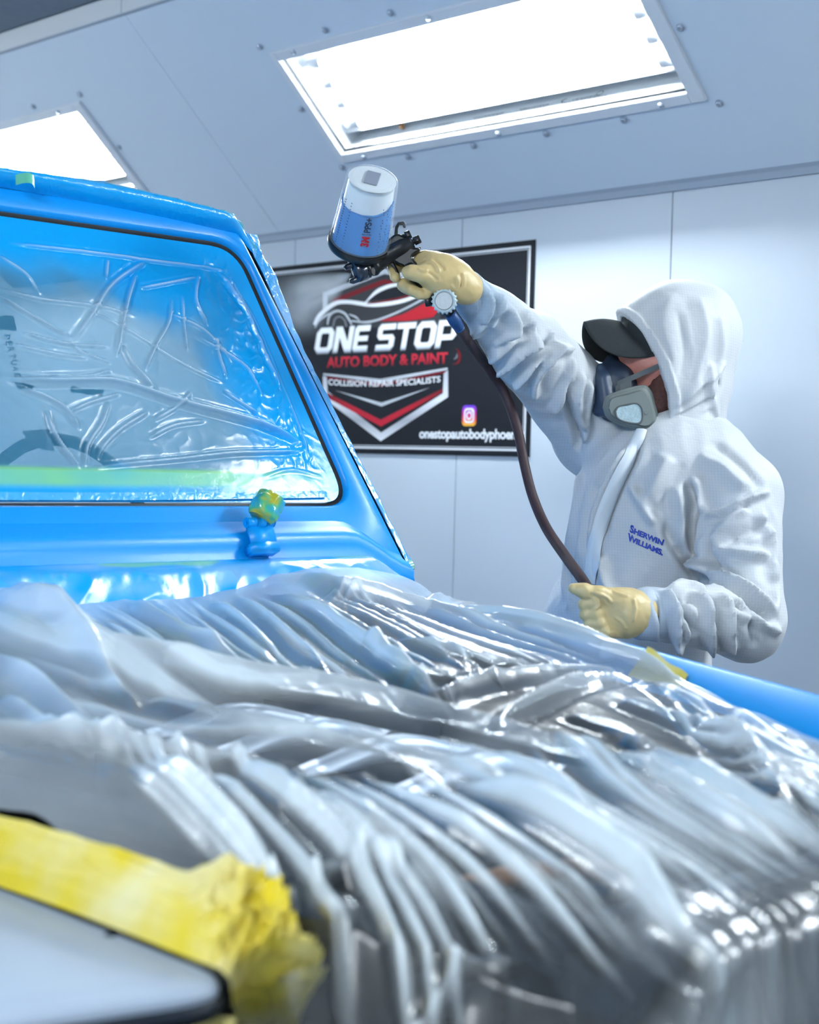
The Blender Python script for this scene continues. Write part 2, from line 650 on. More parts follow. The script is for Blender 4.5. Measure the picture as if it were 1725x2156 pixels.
def ridge_sum(Vt, ridges, sharp=False):
    """ridges = [(polyline, half width, height)], summed crest heights at the points."""
    out = np.zeros(len(Vt))
    for pts, w, a in ridges:
        pts = np.asarray(pts, float)
        lo, hi = pts.min(0) - 5 * w, pts.max(0) + 5 * w
        idx = np.where(((Vt > lo) & (Vt < hi)).all(1))[0]
        if not len(idx):
            continue
        d, t = seg_dist(Vt[idx], pts)
        prof = (1 + (d / w) ** 2) ** -2.0 - 0.25 * (1 + ((d / w - 1.9) / 0.9) ** 2) ** -2.0
        if sharp:
            t = 0.5 + (t - 0.5) * 0.93
            prof = np.exp(-1.25 * d / w) - 0.18 * np.exp(-((d / w - 2.2) / 1.0) ** 2)
        end = np.clip(np.minimum(t, 1 - t) * (3.2 if sharp else 7) + (0.0 if sharp else 0.12), 0, 1)
        end = end * end * (3 - 2 * end)
        out[idx] += a * prof * end
    return out


# ------------------------------------------------------------------ signed distance modelling
def rc(a, b, ra, rb):
    a, b = np.asarray(a, float), np.asarray(b, float)

    def f(p):
        ab = b - a
        t = np.clip((p - a) @ ab / (ab @ ab + 1e-12), 0, 1)
        return np.linalg.norm(p - a - t[:, None] * ab, axis=1) - (ra + (rb - ra) * t)
    f.bb = (np.minimum(a - ra, b - rb), np.maximum(a + ra, b + rb))
    return f


def ell(c, r, fr=None):
    c, r = np.asarray(c, float), np.asarray(r, float)
    A = np.eye(3) if fr is None else np.array(fr, float)

    def f(p):
        q = (p - c) @ A.T
        k0 = np.linalg.norm(q / r, axis=1)
        k1 = np.linalg.norm(q / (r * r), axis=1) + 1e-9
        return k0 * (k0 - 1) / k1
    f.bb = (c - max(r), c + max(r))
    return f


def smin(a, b, k):
    h = np.maximum(k - np.abs(a - b), 0) / k
    return np.minimum(a, b) - h * h * k * 0.25


def union(fs, k=0.02):
    def f(p):
        d = fs[0](p)
        for g in fs[1:]:
            d = smin(d, g(p), k)
        return d
    f.bb = (np.min([g.bb[0] for g in fs], 0), np.max([g.bb[1] for g in fs], 0))
    return f


def surface(f, h, lo=None, hi=None, pad=0.03):
    """Surface nets of a signed distance function."""
    lo = f.bb[0] - pad if lo is None else np.asarray(lo, float)
    hi = f.bb[1] + pad if hi is None else np.asarray(hi, float)
    n = np.ceil((hi - lo) / h).astype(int) + 1
    ax = [lo[i] + h * np.arange(n[i]) for i in range(3)]
    D = np.empty(n)
    for i in range(n[0]):
        yy, zz = np.meshgrid(ax[1], ax[2], indexing='ij')
        pts = np.stack([np.full(yy.size, ax[0][i]), yy.ravel(), zz.ravel()], 1)
        D[i] = f(pts).reshape(n[1], n[2])
    S = D < 0
    acc = np.zeros(tuple(n - 1) + (3,))
    cnt = np.zeros(tuple(n - 1))
    offs = [(0, 0, 0), (1, 0, 0), (0, 1, 0), (0, 0, 1), (1, 1, 0), (1, 0, 1), (0, 1, 1), (1, 1, 1)]
    sl = lambda o: tuple(slice(o[i], n[i] - 1 + o[i]) for i in range(3))
    for a in offs:
        for i in range(3):
            if a[i]:
                continue
            b = list(a)
            b[i] = 1
            da, db = D[sl(a)], D[sl(b)]
            cr = (da < 0) != (db < 0)
            t = np.where(cr, da / np.where(cr, da - db, 1), 0)
            for j in range(3):
                acc[..., j] += np.where(cr, a[j] + (t if j == i else 0), 0)
            cnt += cr
    act = cnt > 0
    idx = -np.ones(act.shape, int)
    idx[act] = np.arange(act.sum())
    C = np.argwhere(act)
    V = lo + h * (C + acc[act] / cnt[act][:, None])
    Fs = []
    for i in range(3):
        j, k = (i + 1) % 3, (i + 2) % 3
        s0, s1 = [slice(None)] * 3, [slice(None)] * 3
        s0[i], s1[i] = slice(0, n[i] - 1), slice(1, n[i])
        ch = S[tuple(s0)] != S[tuple(s1)]
        e = np.argwhere(ch)
        e = e[(e[:, j] > 0) & (e[:, k] > 0) & (e[:, j] < n[j] - 1) & (e[:, k] < n[k] - 1)]
        def at(dj, dk):
            q = e.copy()
            q[:, j] += dj
            q[:, k] += dk
            return idx[q[:, 0], q[:, 1], q[:, 2]]
        q = np.stack([at(-1, -1), at(0, -1), at(0, 0), at(-1, 0)], 1)
        flip = ~S[e[:, 0], e[:, 1], e[:, 2]]
        q[flip] = q[flip][:, ::-1]
        Fs.append(q)
    Fc = np.concatenate(Fs)
    return V, Fc[(Fc >= 0).all(1)]


def vnormals(V, Fc):
    Fc = np.asarray(Fc)
    n = np.cross(V[Fc[:, 2]] - V[Fc[:, 0]], V[Fc[:, 3]] - V[Fc[:, 1]])
    out = np.zeros_like(V)
    for i in range(4):
        np.add.at(out, Fc[:, i], n)
    return out / (np.linalg.norm(out, axis=1)[:, None] + 1e-12)


def relax(V, Fc, it=2, lam=0.5):
    Fc = np.asarray(Fc)
    E = np.unique(np.sort(np.concatenate([Fc[:, [0, 1]], Fc[:, [1, 2]], Fc[:, [2, 3]], Fc[:, [3, 0]]]), 1), axis=0)
    deg = np.bincount(E.ravel(), minlength=len(V))[:, None]
    for _ in range(it):
        s = np.zeros_like(V)
        np.add.at(s, E[:, 0], V[E[:, 1]])
        np.add.at(s, E[:, 1], V[E[:, 0]])
        V = V + lam * (s / deg - V)
    return V


class Caster:
    def __init__(self, V, Fc):
        self.t = BVHTree.FromPolygons([tuple(v) for v in V], [tuple(int(i) for i in f) for f in Fc])

    def __call__(self, x, y, off=0.0):
        d = Vector(ray(x, y)).normalized()
        loc, nor, i, dist = self.t.ray_cast(Vector(CAM), d)
        if loc is None:
            return None
        if nor.dot(d) > 0:
            nor = -nor
        return np.array(loc + nor * off)

    def line(self, pts, n=14):
        out = [self(x, y) for x, y in catmull(np.array(pts, float), n)]
        return np.array([p for p in out if p is not None])

# ================================================================== THE SPRAY BOOTH
YW, YN = 3.8, -0.9           # far and near long walls
X0, X1 = -7.16, 3.10         # ends of the booth
ZE, ZT, ZC = 2.2636, 2.9316, 2.992
HA = math.radians(43)
PER = 2.565                  # one light bay
XS = [-4.595 + PER * k for k in range(-1, 4)]


def struct(o):
    o['kind'] = 'structure'
    return o


struct(obj('floor', *box((X0 - 0.1, YN - 0.1, -0.1), (X1 + 0.1, YW + 0.1, 0.0)), M['floor'], smooth=False))


def wall(name, y, side):
    """A long wall: a dark backing seen in the joints with enamelled panels proud of it."""
    yb = y + side * 0.03
    w = struct(obj(name, *box((X0, min(yb, yb + side * 0.05), 0), (X1, max(yb, yb + side * 0.05), ZE)), M['joint'], smooth=False))
    step = 0.842
    xs = np.arange(-3.682 - step * 6, X1 + step, step)
    for a, b in zip(xs[:-1], xs[1:]):
        a, b = max(a, X0), min(b, X1)
        if b - a < 0.05:
            continue
        V, Fc = box((a + 0.0012, min(y, yb), 0.0), (b - 0.0012, max(y, yb), ZE - 0.004), 0.0015)
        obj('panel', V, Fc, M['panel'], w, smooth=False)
    return w


wall_far = wall('wall_back', YW, 1)
wall_near = wall('wall_front', YN, -1)
for nm, xa, xb in (('wall_left', X0 - 0.1, X0), ('wall_right', X1, X1 + 0.1)):
    struct(obj(nm, *box((xa, YN, 0), (xb, YW, ZC + 0.1)), M['panel'], smooth=False))


def hip_pt(x, u, d, side):
    """Point on the sloping light panel: u up the slope from the eave, d out into the room."""
    y = (YW - u * math.cos(HA) - d * math.sin(HA))
    z = ZE + u * math.sin(HA) - d * math.cos(HA)
    if side < 0:
        y = YW + YN - y
    return np.array([x, y, z])


def hip_box(x0, x1, u0, u1, d0, d1, side, bev=0.0):
    V, Fc = box((x0, u0, d0), (x1, u1, d1), bev)
    V = np.array([hip_pt(*v, side) for v in V])
    return V, (Fc if side > 0 else [f[::-1] for f in Fc])


UH = 0.979
FX0, FX1, FU0, FU1 = -4.052, -2.585, 0.271, 0.711     # outside of the frame
IX0, IX1, IU0, IU1 = -4.022, -2.632, 0.305, 0.676     # the opening


def hip(name, side):
    h = struct(obj(name, *hip_box(X0, X1, 0, UH, -0.21, -0.19, side), M['joint'], smooth=False))
    for k in range(4):
        a, b = XS[k] + 0.0012, XS[k + 1] - 0.0012
        dx = (XS[k] - XS[1])
        x0, x1 = IX0 + dx - 0.004, IX1 + dx + 0.004
        V, Fc = join([hip_box(a, x0, 0, UH, -0.03, 0, side), hip_box(x1, b, 0, UH, -0.03, 0, side),
                      hip_box(x0, x1, 0, IU0 - 0.004, -0.03, 0, side), hip_box(x0, x1, IU1 + 0.004, UH, -0.03, 0, side)])
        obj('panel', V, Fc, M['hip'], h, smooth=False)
    return h


hip_far = hip('ceiling_slope_back', 1)
hip_near = hip('ceiling_slope_front', -1)

# eave flashing: the grey channel between wall and slope
for i, (side, y) in enumerate(((1, YW), (-1, YN))):
    V, Fc = box((X0, 0, 0), (X1, 1, 1))
    pts = [(0.0, -0.012), (0.0, 0.010), (0.030, 0.045), (0.034, 0.038), (0.012, 0.008), (0.012, -0.012)]
    ring = []
    for x in (X0, X1):
        ring += [(x, y - side * p[0], ZE + p[1]) for p in pts]
    k = len(pts)
    Fc = [(j, (j + 1) % k, k + (j + 1) % k, k + j) for j in range(k)] + [tuple(range(k))[::-1], tuple(range(k, 2 * k))]
    struct(obj('trim_%d' % (i + 1), ring, Fc, M['joint'], smooth=False))

# cream channel above each slope and the filter ceiling
for i, side in enumerate((1, -1)):
    yt = hip_pt(0, UH, 0, side)[1]
    t = struct(obj('trim_%d' % (i + 3), *box((X0, min(yt, yt + side * 0.05), ZT - 0.01), (X1, max(yt, yt + side * 0.05), ZC + 0.1)), M['joint'], smooth=False))
    for k in range(4):
        V, Fc = box((XS[k] + 0.0012, min(yt, yt - side * 0.006), ZT - 0.006), (XS[k + 1] - 0.0012, max(yt, yt - side * 0.006), ZC), 0.001)
        obj('panel', V, Fc, M['band'], t, smooth=False)
ya, yb = hip_pt(0, UH, 0, -1)[1], hip_pt(0, UH, 0, 1)[1]
ceil = struct(obj('ceiling', *box((X0, ya - 0.05, ZC + 0.03), (X1, yb + 0.05, ZC + 0.13)), M['joint'], smooth=False))
for i in range(8):
    for j in range(5):
        a, b = X0 + (X1 - X0) * i / 8, X0 + (X1 - X0) * (i + 1) / 8
        c, d = ya + (yb - ya) * j / 5, ya + (yb - ya) * (j + 1) / 5
        obj('filter_panel', *box((a + 0.012, c + 0.012, ZC), (b - 0.012, d - 0.012, ZC + 0.03), 0.004), M['filter'], ceil, smooth=False)

# ------------------------------------------------------------------ light fixtures
FRAME_SCREWS = [(-3.94, 0.697), (-3.34, 0.698), (-2.74, 0.697), (-3.93, 0.283), (-3.333, 0.283), (-2.727, 0.283)]
BOLTS = [(-4.08, 0.737), (-3.764, 0.737), (-3.475, 0.737), (-3.17, 0.737), (-2.879, 0.737), (-2.558, 0.737), (-4.08, 0.493),
         (-2.56, 0.496), (-4.07, 0.252), (-3.754, 0.25), (-3.464, 0.25), (-3.17, 0.25), (-2.879, 0.252), (-2.556, 0.253)]


def bolt_mesh(side, hexa):
    c = hip_pt(0, 0, 0, side)
    nrm = hip_pt(0, 0, 1, side) - c
    prof = [(0, 0.0105), (0.0015, 0.0115), (0.003, 0.0115), (0.003, 0.0085), (0.0075, 0.0082), (0.009, 0.006)] if hexa else \
           [(0, 0.010), (0.002, 0.0098), (0.004, 0.008), (0.0052, 0.004)]
    V, Fc = lathe(c, nrm, prof, 12 if hexa else 14)
    return V, Fc


def fixture(k, side, label):
    dx = PER * k
    base = hip_pt((FX0 + FX1) / 2 + dx, (FU0 + FU1) / 2, 0, side)
    t = thing('light_fixture', base, label, 'light fixture')
    hb = lambda a, b, c, d, e, f, bv=0.0: hip_box(a + dx, b + dx, c, d, e, f, side, bv)
    V, Fc = join([hb(FX0, IX0, FU0, FU1, 0, 0.012, 0.002), hb(IX1, FX1, FU0, FU1, 0, 0.012, 0.002),
                  hb(IX0, IX1, FU0, IU0, 0, 0.012, 0.002), hb(IX0, IX1, IU1, FU1, 0, 0.012, 0.002)])
    fr = obj('frame', V, Fc, M['frame'], t, smooth=False)
    # inner lip of dark gasket
    g = 0.006
    V, Fc = join([hb(IX0, IX0 + g, IU0, IU1, -0.012, -0.004), hb(IX1 - g, IX1, IU0, IU1, -0.012, -0.004),
                  hb(IX0, IX1, IU0, IU0 + g, -0.012, -0.004), hb(IX0, IX1, IU1 - g, IU1, -0.012, -0.004)])
    obj('gasket', V, Fc, M['rubber'], t, smooth=False)
    # housing: four inner walls and the back
    D = -0.125
    V, Fc = join([hb(IX0 - 0.006, IX0, IU0 - 0.006, IU1 + 0.006, D, -0.002), hb(IX1, IX1 + 0.006, IU0 - 0.006, IU1 + 0.006, D, -0.002),
                  hb(IX0, IX1, IU0 - 0.006, IU0, D, -0.002), hb(IX0, IX1, IU1, IU1 + 0.006, D, -0.002),
                  hb(IX0 - 0.006, IX1 + 0.006, IU0 - 0.006, IU1 + 0.006, D - 0.01, D)])
    hs = obj('housing', V, Fc, M['reflector'], t, smooth=False)
    obj('glass_pane', *hb(IX0 + 0.002, IX1 - 0.002, IU0 + 0.002, IU1 - 0.002, -0.003, 0.0), M['clear'], t, smooth=False)
    obj('shelf_shade_plate', *hb(IX0 + 0.004, IX1 - 0.004, 0.342, 0.345, D, -0.050), M['reflector'], t, smooth=False)  # added plate that keeps direct tube light off the lower inner wall
    nrm = hip_pt(0, 0, 1, side) - hip_pt(0, 0, 0, side)
    for u in (0.372, 0.45, 0.528, 0.606):
        a, b = hip_pt(IX0 + 0.075 + dx, u, -0.062, side), hip_pt(IX1 - 0.075 + dx, u, -0.062, side)
        tb = obj('lamp_tube', *tube(np.linspace(a, b, 2), 0.0135, 8), M['tube'], t)
        for e, s in ((a, -1), (b, 1)):
            V, Fc = tube(np.array([e - [s * 0.012, 0, 0], e + [s * 0.05, 0, 0]]), 0.0185, 14)
            obj('lamp_socket', V, Fc, M['socket'], t)
    for x, u in FRAME_SCREWS:
        c = hip_pt(x + dx, u, 0.012, side)
        if side not in SCREW:
            V, Fc = bolt_mesh(side, False)
            V = V - hip_pt(0, 0, 0, side)
            SCREW[side] = obj('screw', V + c, Fc, M['steel'], t)
        else:
            share('screw', SCREW[side], c + nrm * 0.0026, t)
    for x, u in BOLTS:
        c = hip_pt(x + dx, u, 0.0, side)
        if side not in BOLT:
            V, Fc = bolt_mesh(side, True)
            V = V - hip_pt(0, 0, 0, side)
            BOLT[side] = obj('bolt', V + c, Fc, M['steel'], t, smooth=False)
        else:
            share('bolt', BOLT[side], c + nrm * 0.0045, t)
    return t


SCREW, BOLT = {}, {}
fix_main = fixture(0, 1, 'bright tube light fixture with printed maker labels above the painter')
fixture(-1, 1, 'bright tube light fixture above the blue masked car roof')
fixture(1, 1, 'tube light fixture in the sloping panel beyond the painter, no sign below it')
fixture(2, 1, 'tube light fixture in the last sloping panel of the far wall')
for k in (-1, 1):
    fixture(k, -1, 'tube light fixture in the near wall slope across from the ' + ('car roof' if k < 0 else 'front of the car'))
# printed labels on the lower inner wall of the main fixture
def shelf_pt(x, d):          # d = depth into the housing
    return hip_pt(x, IU0 + 0.0012, -d, 1)


def shelf_print(name, V2, Fc, x0, x1, d0, d1, m):
    q = unit_box(V2)
    V = np.array([shelf_pt(x0 + a * (x1 - x0), d1 + b * (d0 - d1)) for a, b in q])
    return obj(name, V, Fc, m, fix_main, smooth=False)


M['ink'] = mat('label_ink', (0.16, 0.17, 0.19), 0.7)
M['inkd'] = mat('dark_label_ink', (0.03, 0.03, 0.04), 0.6)
V2, F2 = text2d('COLMET', 0.03)
shelf_print('maker_name', V2, F2, -3.97, -3.90, 0.020, 0.034, M['inkd'])
ang = np.linspace(math.radians(60), math.radians(300), 18)
ring2 = np.array([(math.cos(a), math.sin(a)) for a in ang] + [(0.15 + 0.78 * math.cos(a), 0.78 * math.sin(a)) for a in ang[::-1]])
V2, F2 = fill2d([ring2])
shelf_print('maker_mark', V2, F2, -3.995, -3.965, 0.012, 0.045, M['inkd'])
# small print, too small to read: broken ink lines
col_x = [(-3.66, -3.53), (-3.48, -3.33), (-3.30, -3.14), (-3.11, -2.93)]
for ci, (xa, xb) in enumerate(col_x):
    for r in range(5):
        mg = (xb - xa) * (0.06 + 0.07 * ((r * 2 + ci) % 3))
        x, vv, ff, k = xa + mg, [], [], 0
        while x < xb - mg - 0.004:
            w_ = min(0.006 + 0.010 * random.random(), xb - mg - x)
            n_ = len(vv)
            vv += [(x, 0.0), (x + w_, 0.0), (x + w_, 1.0), (x, 1.0)]
            ff.append((n_, n_ + 1, n_ + 2, n_ + 3))
            x += w_ + 0.0025
        V = np.array([shelf_pt(a, 0.0225 + 0.010 * r - 0.0035 * b) for a, b in vv])
        obj('label_line', V, ff, M['ink'], fix_main, smooth=False)
V2, F2 = fill2d([ring2])
shelf_print('maker_mark', V2, F2, -3.118, -3.10, 0.055, 0.075, M['inkd'])
th = np.linspace(0, 2 * math.pi, 24, endpoint=False)
V2, F2 = fill2d([np.c_[np.cos(th), np.sin(th)], 0.84 * np.c_[np.cos(th), np.sin(th)]])
shelf_print('listing_mark', V2, F2, -2.99, -2.965, 0.058, 0.082, M['inkd'])
c = shelf_pt(-3.79, 0.075)
obj('latch_knob', *lathe(c, hip_pt(0, 1, 0, 1) - hip_pt(0, 0, 0, 1), [(0, 0.006), (0.006, 0.006), (0.008, 0.010), (0.016, 0.011), (0.018, 0.009)], 14), M['rust'], fix_main)

# ================================================================== SIGN ON THE WALL
PX0, PX1, PZ0, PZ1 = -4.725, -3.360, 1.4785, 2.157


def wpt(x, y, lift=0.0):
    p = onplane(x, y, (0, 1, 0), YW)
    p[1] = YW - 0.004 - lift
    return p


sign = thing('wall_sign', (PX0 / 2 + PX1 / 2, YW, (PZ0 + PZ1) / 2), 'black printed body shop sign with red and silver shield emblem on the wall', 'sign')
M['s_black'] = mat('sign_black', (0.008, 0.010, 0.015), 0.4, noise=0.2, nscale=5, spec=0.15)
M['s_silver'] = None


def print_mat(name, stops, z0, z1, rough=0.35):
    """Printed vertical blend of inks between two heights on the wall."""
    m, nt, b, out = new_mat(name)
    geo = N(nt, 'ShaderNodeNewGeometry')
    sp = N(nt, 'ShaderNodeSeparateXYZ')
    nt.links.new(geo.outputs['Position'], sp.inputs[0])
    mr = N(nt, 'ShaderNodeMapRange')
    mr.inputs['From Min'].default_value = z0
    mr.inputs['From Max'].default_value = z1
    nt.links.new(sp.outputs['Z'], mr.inputs['Value'])
    cr = N(nt, 'ShaderNodeValToRGB')
    els = cr.color_ramp.elements
    while len(els) < len(stops):
        els.new(0.5)
    for e, (p, c) in zip(els, stops):
        e.position = p
        e.color = (*c, 1)
    nt.links.new(mr.outputs[0], cr.inputs[0])
    nt.links.new(cr.outputs[0], b.inputs['Base Color'])
    b.inputs['Roughness'].default_value = rough
    b.inputs['Specular IOR Level'].default_value = 0.2
    return m


zz = lambda x, y: wpt(x, y)[2]
obj('board', *box((PX0, YW - 0.004, PZ0), (PX1, YW, PZ1), 0.0008), M['s_black'], sign, smooth=False)
M['s_white'] = mat('sign_white', (0.80, 0.82, 0.85), 0.4)
M['s_grey'] = mat('sign_silver', (0.50, 0.53, 0.57), 0.4, noise=0.35, nscale=9, spec=0.15)
M['s_dgrey'] = mat('sign_dark_silver', (0.17, 0.18, 0.20), 0.4, spec=0.15)
M['s_red'] = mat('sign_red', (0.42, 0.012, 0.022), 0.4, spec=0.15)
M['s_dred'] = mat('sign_dark_red', (0.16, 0.006, 0.010), 0.4, spec=0.15)
M['s_char'] = mat('sign_charcoal', (0.035, 0.037, 0.042), 0.4, spec=0.15)


def rect_ring(x0, x1, z0, z1, t):
    return [[(x0, z0), (x1, z0), (x1, z1), (x0, z1)], [(x0 + t, z0 + t), (x1 - t, z0 + t), (x1 - t, z1 - t), (x0 + t, z1 - t)]]


def sign_fill(name, loops, m, lift, px=True, smooth_n=0):
    L2 = []
    for lp in loops:
        if px:
            lp = [wpt(x, y)[[0, 2]] for x, y in lp]
        if smooth_n:
            lp = np.asarray(lp)
            lp = catmull(np.vstack([lp, lp[:1]]), smooth_n)[:-1]
        L2.append(lp)
    V2, Fc = fill2d(L2)
    V = np.c_[V2[:, 0], np.full(len(V2), YW - 0.004 - lift), V2[:, 1]]
    return obj(name, V, Fc, m, sign, smooth=False)


for ins, t, mm in ((0.018, 0.006, 's_white'), (0.027, 0.003, 's_grey')):
    sign_fill('border_line', rect_ring(PX0 + ins, PX1 - ins, PZ0 + ins, PZ1 - ins, t), M[mm], 0.0004, False)


def stroke(name, pts, w, m, lift, n=40, taper=False):
    """Painted stroke on the sign along a pixel polyline (w = width in px, may vary)."""
    c = catmull(np.array(pts, float), n)
    T = np.gradient(c, axis=0)
    T /= np.linalg.norm(T, axis=1)[:, None]
    nn = np.c_[-T[:, 1], T[:, 0]]
    ww = np.interp(np.linspace(0, 1, n), np.linspace(0, 1, len(w)), w) if np.ndim(w) else np.full(n, w)
    a, b = c + nn * ww[:, None] / 2, c - nn * ww[:, None] / 2
    V = np.array([wpt(*q, lift) for q in np.vstack([a, b])])
    Fc = [(i, i + 1, n + i + 1, n + i) for i in range(n - 1)]
    return obj(name, V, Fc, m, sign, smooth=False)


# upper half of the shield
sign_fill('shield_field', [[(690, 690), (690, 622), (806, 577), (930, 600), (930, 690)]], M['s_char'], 0.0006)
sign_fill('shield_outline', [[(682, 655), (682, 616), (812, 566), (948, 592), (950, 640), (941, 640), (939, 600), (812, 577), (692, 623), (692, 652)]], M['s_grey'], 0.0010)
sign_fill('shield_red', [[(702, 640), (702, 630), (811, 588), (925, 610), (925, 618), (811, 598)]], M['s_dred'], 0.0010)
# car
stroke('car_body_line', [(664, 684), (676, 664), (706, 640), (736, 636), (790, 642), (850, 634), (905, 612), (945, 588)], [5, 9, 9, 8, 9, 8, 5, 2], M['s_white'], 0.0016)
stroke('car_roof_line', [(772, 637), (800, 612), (842, 599), (890, 604), (930, 615)], [2, 8, 7, 5, 2], M['s_white'], 0.0016)
sign_fill('car_window', [[(780, 634), (806, 614), (845, 604), (890, 610), (850, 628)]], M['s_black'], 0.0012)
stroke('car_window_line', [(775, 640), (815, 634), (860, 624), (900, 608)], [2, 4, 4, 1], M['s_dred'], 0.0018)
stroke('car_sill_line', [(742, 676), (780, 678), (830, 662), (890, 632), (940, 598)], [3, 5, 4, 4, 2], M['s_grey'], 0.0018)
sign_fill('car_red_flank', [[(800, 676), (850, 662), (895, 640), (925, 616), (938, 640), (915, 668), (860, 676)]], M['s_red'], 0.0014)
stroke('car_wheel_arch', [(692, 684), (697, 664), (712, 655), (728, 660), (738, 674), (744, 686)], [3, 5, 5, 5, 4, 2], M['s_grey'], 0.0016)
stroke('car_wheel', [(704, 688), (708, 672), (718, 667), (728, 674), (732, 688)], 4, M['s_dgrey'], 0.0016)
stroke('car_nose_line', [(666, 690), (674, 676), (690, 664), (704, 657)], [2, 4, 4, 2], M['s_grey'], 0.0017)
stroke('car_vent', [(738, 662), (752, 668), (760, 676)], [2, 4, 2], M['s_grey'], 0.0017)

# ONE STOP in heavy slanted block letters, each letter its own piece
chrome = print_mat('chrome_print', [(0.0, (0.50, 0.54, 0.60)), (0.28, (0.30, 0.33, 0.40)), (0.36, (0.62, 0.66, 0.72)), (0.44, (0.88, 0.90, 0.93)), (1.0, (0.92, 0.94, 0.96))], 1.807, 1.895)


def rr(x0, y0, x1, y1, c):
    return [(x0 + c, y0), (x1 - c, y0), (x1, y0 + c), (x1, y1 - c), (x1 - c, y1), (x0 + c, y1), (x0, y1 - c), (x0, y0 + c)]


LT = {
    'O': [rr(0, 0, 1, 1, .2), rr(.27, .22, .73, .78, .06)],
    'N': [[(0, 0), (.26, 0), (.26, .58), (.66, 0), (1, 0), (1, 1), (.74, 1), (.74, .42), (.34, 1), (0, 1)]],
    'E': [[(.12, 0), (.9, 0), (.9, .22), (.27, .22), (.27, .4), (.84, .4), (.84, .6), (.27, .6), (.27, .78), (.9, .78), (.9, 1), (.12, 1), (0, .88), (0, .12)]],
    'S': [[(.02, 0), (.84, 0), (1, .16), (1, .46), (.86, .6), (.28, .6), (.28, .78), (.98, .78), (.98, 1), (.16, 1), (.02, .86), (.02, .54), (.16, .4), (.72, .4), (.72, .22), (.02, .22)]],
    'T': [[(.37, 0), (.64, 0), (.64, .78), (1, .78), (1, 1), (0, 1), (0, .78), (.37, .78)]],
    'P': [[(0, 0), (.27, 0), (.27, .28), (.84, .28), (1, .44), (1, .84), (.84, 1), (0, 1)], [(.27, .48), (.73, .48), (.73, .80), (.27, .80)]],
}
la = wpt(664, 746)[[0, 2]]
lb = wpt(962, 728)[[0, 2]]
zt0, zb0 = wpt(690, 690)[2], wpt(690, 745)[2]
zt1, zb1 = wpt(930, 676)[2], wpt(930, 731)[2]
print('letters', la, lb, zt0, zb0, zt1, zb1)
LX0, LX1 = la[0], lb[0]
LZ0, LZ1 = (zb0 + zb1) / 2, (zt0 + zt1) / 2
word = 'ONE STOP'
adv = {'O': 1.06, 'N': 1.06, 'E': .95, ' ': .28, 'S': 1.0, 'T': 1.0, 'P': 1.0}
tot = sum(adv[c] for c in word)
pen = 0.0
for ch in word:
    if ch != ' ':
        wdt = adv[ch] * 0.93
        for grow, mm, lf in ((0.05, 's_dgrey', 0.0022), (0.0, chrome, 0.0026)):
            lps = []
            for li, lp in enumerate(LT[ch]):
                lp = np.array(lp, float)
                ctr = (lp.max(0) + lp.min(0)) / 2
                lp = ctr + (lp - ctr) * (1 + (grow if li == 0 else -grow) * 1.6)
                x = (pen + lp[:, 0] * wdt + lp[:, 1] * 0.20) / tot
                lps.append(np.c_[LX0 + x * (LX1 - LX0), LZ0 + lp[:, 1] * (LZ1 - LZ0)])
            sign_fill('letter' if lf > 0.0024 else 'letter_edge', lps, M[mm] if isinstance(mm, str) else mm, lf, False)
    pen += adv[ch]


def sign_text(name, s, x0, x1, z0, z1, m, lift, off=0.02, shear=0.0, curve=0.0, spacing=1.0):
    V2, Fc = text2d(s, off, shear, spacing)
    lo, hi = V2.min(0), V2.max(0)
    q = (V2 - lo) / (hi - lo)
    X = x0 + q[:, 0] * (x1 - x0)
    Z = z0 + q[:, 1] * (z1 - z0) - curve * (1 - (2 * q[:, 0] - 1) ** 2)
    return obj(name, np.c_[X, np.full(len(X), YW - 0.004 - lift), Z], Fc, m, sign, smooth=False)


redm = print_mat('red_print', [(0.0, (0.10, 0.005, 0.01)), (0.55, (0.50, 0.015, 0.035)), (1.0, (0.55, 0.02, 0.04))], zz(690, 778), zz(690, 752))
a, b = wpt(690, 775), wpt(945, 766)
sign_text('name_line', 'AUTO BODY & PAINT', a[0], b[0], (a[2] + b[2]) / 2, (wpt(690, 752)[2] + wpt(945, 742)[2]) / 2, redm, 0.0012, 0.035)
# lower shield
sign_fill('shield_band', [[(683, 786), (804, 798), (945, 774), (945, 779), (804, 806), (683, 790)]], M['s_grey'], 0.0012)
sign_fill('shield_band_red', [[(690, 793), (804, 808), (940, 781), (940, 785), (804, 814), (690, 797)]], M['s_dred'], 0.0012)
sign_fill('lower_shield', [[(682, 792), (691, 793), (692, 824), (805, 911), (935, 828), (937, 784), (946, 780), (946, 836), (804, 929), (683, 838)]], print_mat('shield_print', [(0.0, (0.75, 0.77, 0.80)), (0.3, (0.35, 0.36, 0.40)), (0.6, (0.72, 0.74, 0.78)), (1.0, (0.45, 0.47, 0.52))], zz(804, 929), zz(804, 785)), 0.0010)
sign_fill('shield_chevron_red', [[(690, 826), (804, 884), (935, 818), (935, 826), (805, 898), (692, 838)]], print_mat('chevron_print', [(0.0, (0.5, 0.01, 0.03)), (0.5, (0.42, 0.01, 0.025)), (1.0, (0.10, 0.005, 0.012))], zz(804, 898), zz(804, 818)), 0.0013)
sign_fill('shield_chevron_silver', [[(708, 822), (806, 848), (908, 816), (806, 856)]], M['s_grey'], 0.0014)
a, b = wpt(694, 814), wpt(930, 806)
sign_text('trade_line', 'COLLISION REPAIR SPECIALISTS', a[0], b[0], (a[2] + b[2]) / 2 + 0.004, (wpt(694, 799)[2] + wpt(930, 793)[2]) / 2 + 0.002, M['s_white'], 0.0018, 0.02, curve=0.010)
stroke('side_swoosh', [(956, 768), (968, 762), (970, 745), (962, 733)], [1, 5, 5, 1], M['s_dred'], 0.0012)
